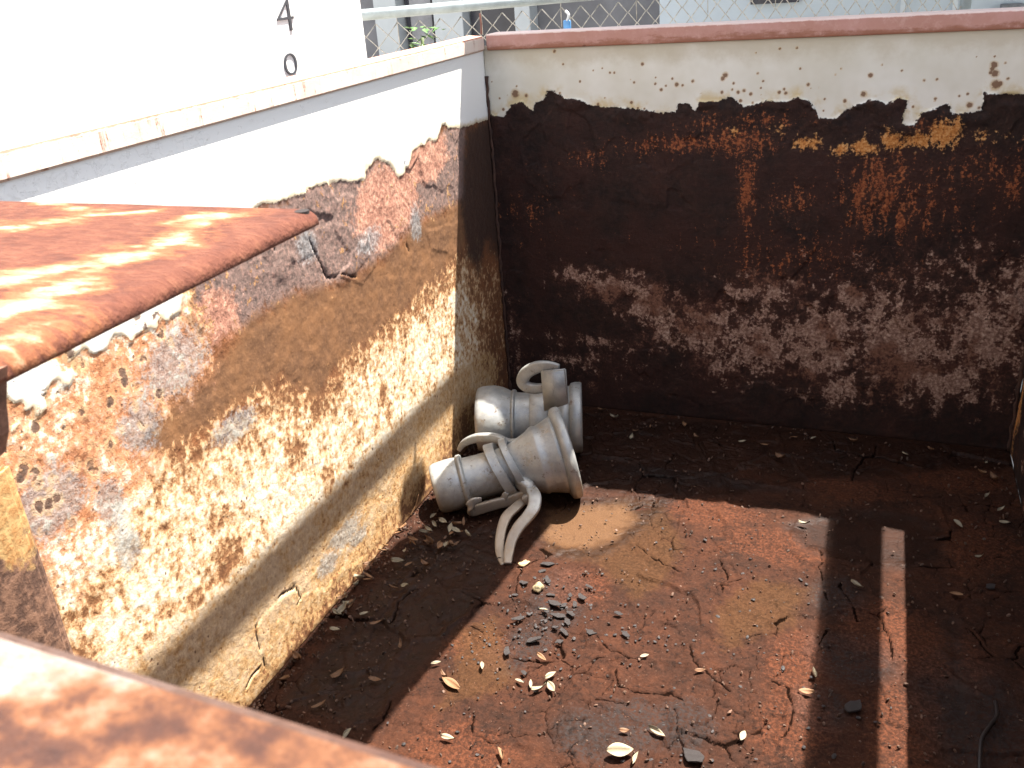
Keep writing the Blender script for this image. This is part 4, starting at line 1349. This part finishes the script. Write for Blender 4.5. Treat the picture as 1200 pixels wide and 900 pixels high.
for a_, b_ in ((468, 507), (545, 602)):
    fr = bmesh.new(); box(fr, (bx(a_), YB + .08, .2), (bx(b_), YB + .117, 2.1))
    w_ = from_bm('window', fr, M_DARK, t)
    if a_ == 468:
        bm = bmesh.new(); box(bm, (bx(475), YB + .06, .25), (bx(500), YB + .078, 2.05))
        from_bm('curtain', bm, plain('grey_curtain', (.24, .24, .25), .8, .25, 9), w_)
bm = bmesh.new(); box(bm, (bx(880), YB - .03, at(900, 4, 1, YB).z), (bx(936), YB - .002, 1.6))
from_bm('window', bm, M_DARK, t)
for a_ in (1057, 1118):
    bm = bmesh.new(); box(bm, (bx(a_) - .01, YB - .012, GZ), (bx(a_) + .012, YB - .001, 2.5))
    from_bm('cover_strip', bm, plain('pale_cover_strip', (.62, .66, .68), .7, .05), t)
bm = bmesh.new()
q = at(1185, 9, 1, YB)
box(bm, (q.x - .05, YB - .06, q.z - .02), (q.x + .05, YB - .002, q.z + .02), .005)
from_bm('junction_box', bm, plain('grey_junction_box', (.16, .17, .18), .6), t)

# unseen sheet and boards, added only to cast the shadows across the bin
ZRF = 1.75
bm = bmesh.new()
xs = np.linspace(.20, 3.4, 130)
top = [[bm.verts.new((x, y, ZRF + .008 * math.sin(x * 82) + (y - .12) * .06 + d)) for x in xs] for y, d in ((.12, 0.), (YB - .01, 0.), (YB - .01, .004), (.12, .004))]
for k in range(4):
    a_, b_ = top[k], top[(k + 1) % 4]
    for i in range(len(xs) - 1):
        bm.faces.new((a_[i], a_[i + 1], b_[i + 1], b_[i]))
from_bm('unseen_shade_sheet', bm, plain('grey_shade_sheet', (.30, .31, .32), .5, .2, 4), t)
for y in (.22, 1.6):
    bm = bmesh.new(); box(bm, (.22, y, ZRF - .07 + (y - .12) * .06), (3.38, y + .06, ZRF - .012 + (y - .12) * .06))
    from_bm('shade_sheet_beam', bm, M_PALE, t)
for y in (.22, ):
    bm = bmesh.new(); box(bm, (3.25, y, GZ), (3.31, y + .06, ZRF - .07))
    from_bm('shade_sheet_post', bm, M_PALE, t)
OX, OY = .238 * ZRF, .286 * ZRF


def shadow_board(pts):  # unseen blocker, outlined by the shadow it should cast on the floor
    bm = bmesh.new(); prism(bm, [(x + OX, y + OY) for x, y in pts], ZRF - .012, ZRF - .0005)
    return from_bm('added_shadow_board', bm, plain('brown_shadow_board', (.25, .20, .15), .8, .3, 6), t)


yE_ = .3 - OY
shadow_board([(-.0535, yE_), (-.0535, -1.50), (-.0355, -1.50), (-.0355, yE_)])
shadow_board([(.150, yE_), (.125, -.42), (.098, -.46), (.058, -.56), (.040, -.64), (.004, -.76), (-.002, -1.2), (-.006, -1.52), (.182, -1.52), (.222, -1.185), (.2986, -.5675), (.345, yE_)])
shadow_board([(-.0365, -.575), (-.026, -.578), (-.024, -.545), (-.014, -.522), (-.004, -.535), (-.001, -.58), (-.002, -.64), (-.012, -.655), (-.023, -.63), (-.026, -.586), (-.0365, -.585)])  # small added blocker for the dark oval at the left wall's foot
shadow_board([(.889, yE_), (.899, -1.5), (.945, -1.5), (.940, yE_)])
for k in range(12):                                                  # added slats, thinning out to soften this shadow's left edge
    s0, wd_ = .8885 - .0042 * (k + 1), .0036 - .00026 * k
    shadow_board([(s0, yE_), (s0 + .010, -1.5), (s0 + wd_ + .010, -1.5), (s0 + wd_, yE_)])

# ================================================================ CAMERA, LIGHT, RENDER
cam = bpy.data.cameras.new('camera')
co = bpy.data.objects.new('camera', cam); COL.objects.link(co)
co.location = CAM; co.rotation_euler = CROT
cam.sensor_width = 36; cam.lens = FPX / 1200 * 36
cam.clip_start = .01; cam.clip_end = 300
cam.dof.use_dof = True; cam.dof.focus_distance = 1.75; cam.dof.aperture_fstop = 25
SC.camera = co

SUN = Vector((.238, .286, 1)).normalized()
el = math.asin(SUN.z)
wd = bpy.data.worlds.new('World'); SC.world = wd; wd.use_nodes = True
nt = wd.node_tree
bg = nt.nodes['Background']
sky = nt.nodes.new('ShaderNodeTexSky'); sky.sky_type = 'NISHITA'; sky.sun_disc = False
sky.sun_elevation = el
sky.sun_rotation = math.atan2(SUN.x, SUN.y)
hs = nt.nodes.new('ShaderNodeHueSaturation'); hs.inputs['Saturation'].default_value = .55
sky.dust_density = 2.0
nt.links.new(sky.outputs[0], hs.inputs['Color']); nt.links.new(hs.outputs[0], bg.inputs[0])
bg.inputs[1].default_value = .094
sl_ = bpy.data.lights.new('sun', 'SUN'); so = bpy.data.objects.new('sun', sl_); COL.objects.link(so)
sl_.energy = 5.0; sl_.angle = math.radians(.32); sl_.color = (1.0, .94, .85)
so.rotation_euler = SUN.to_track_quat('Z', 'Y').to_euler()

SC.view_settings.view_transform = 'Standard'
SC.view_settings.look = 'None'
SC.view_settings.exposure = 2.2
SC.view_settings.gamma = 1.0
SC.render.engine = 'CYCLES'
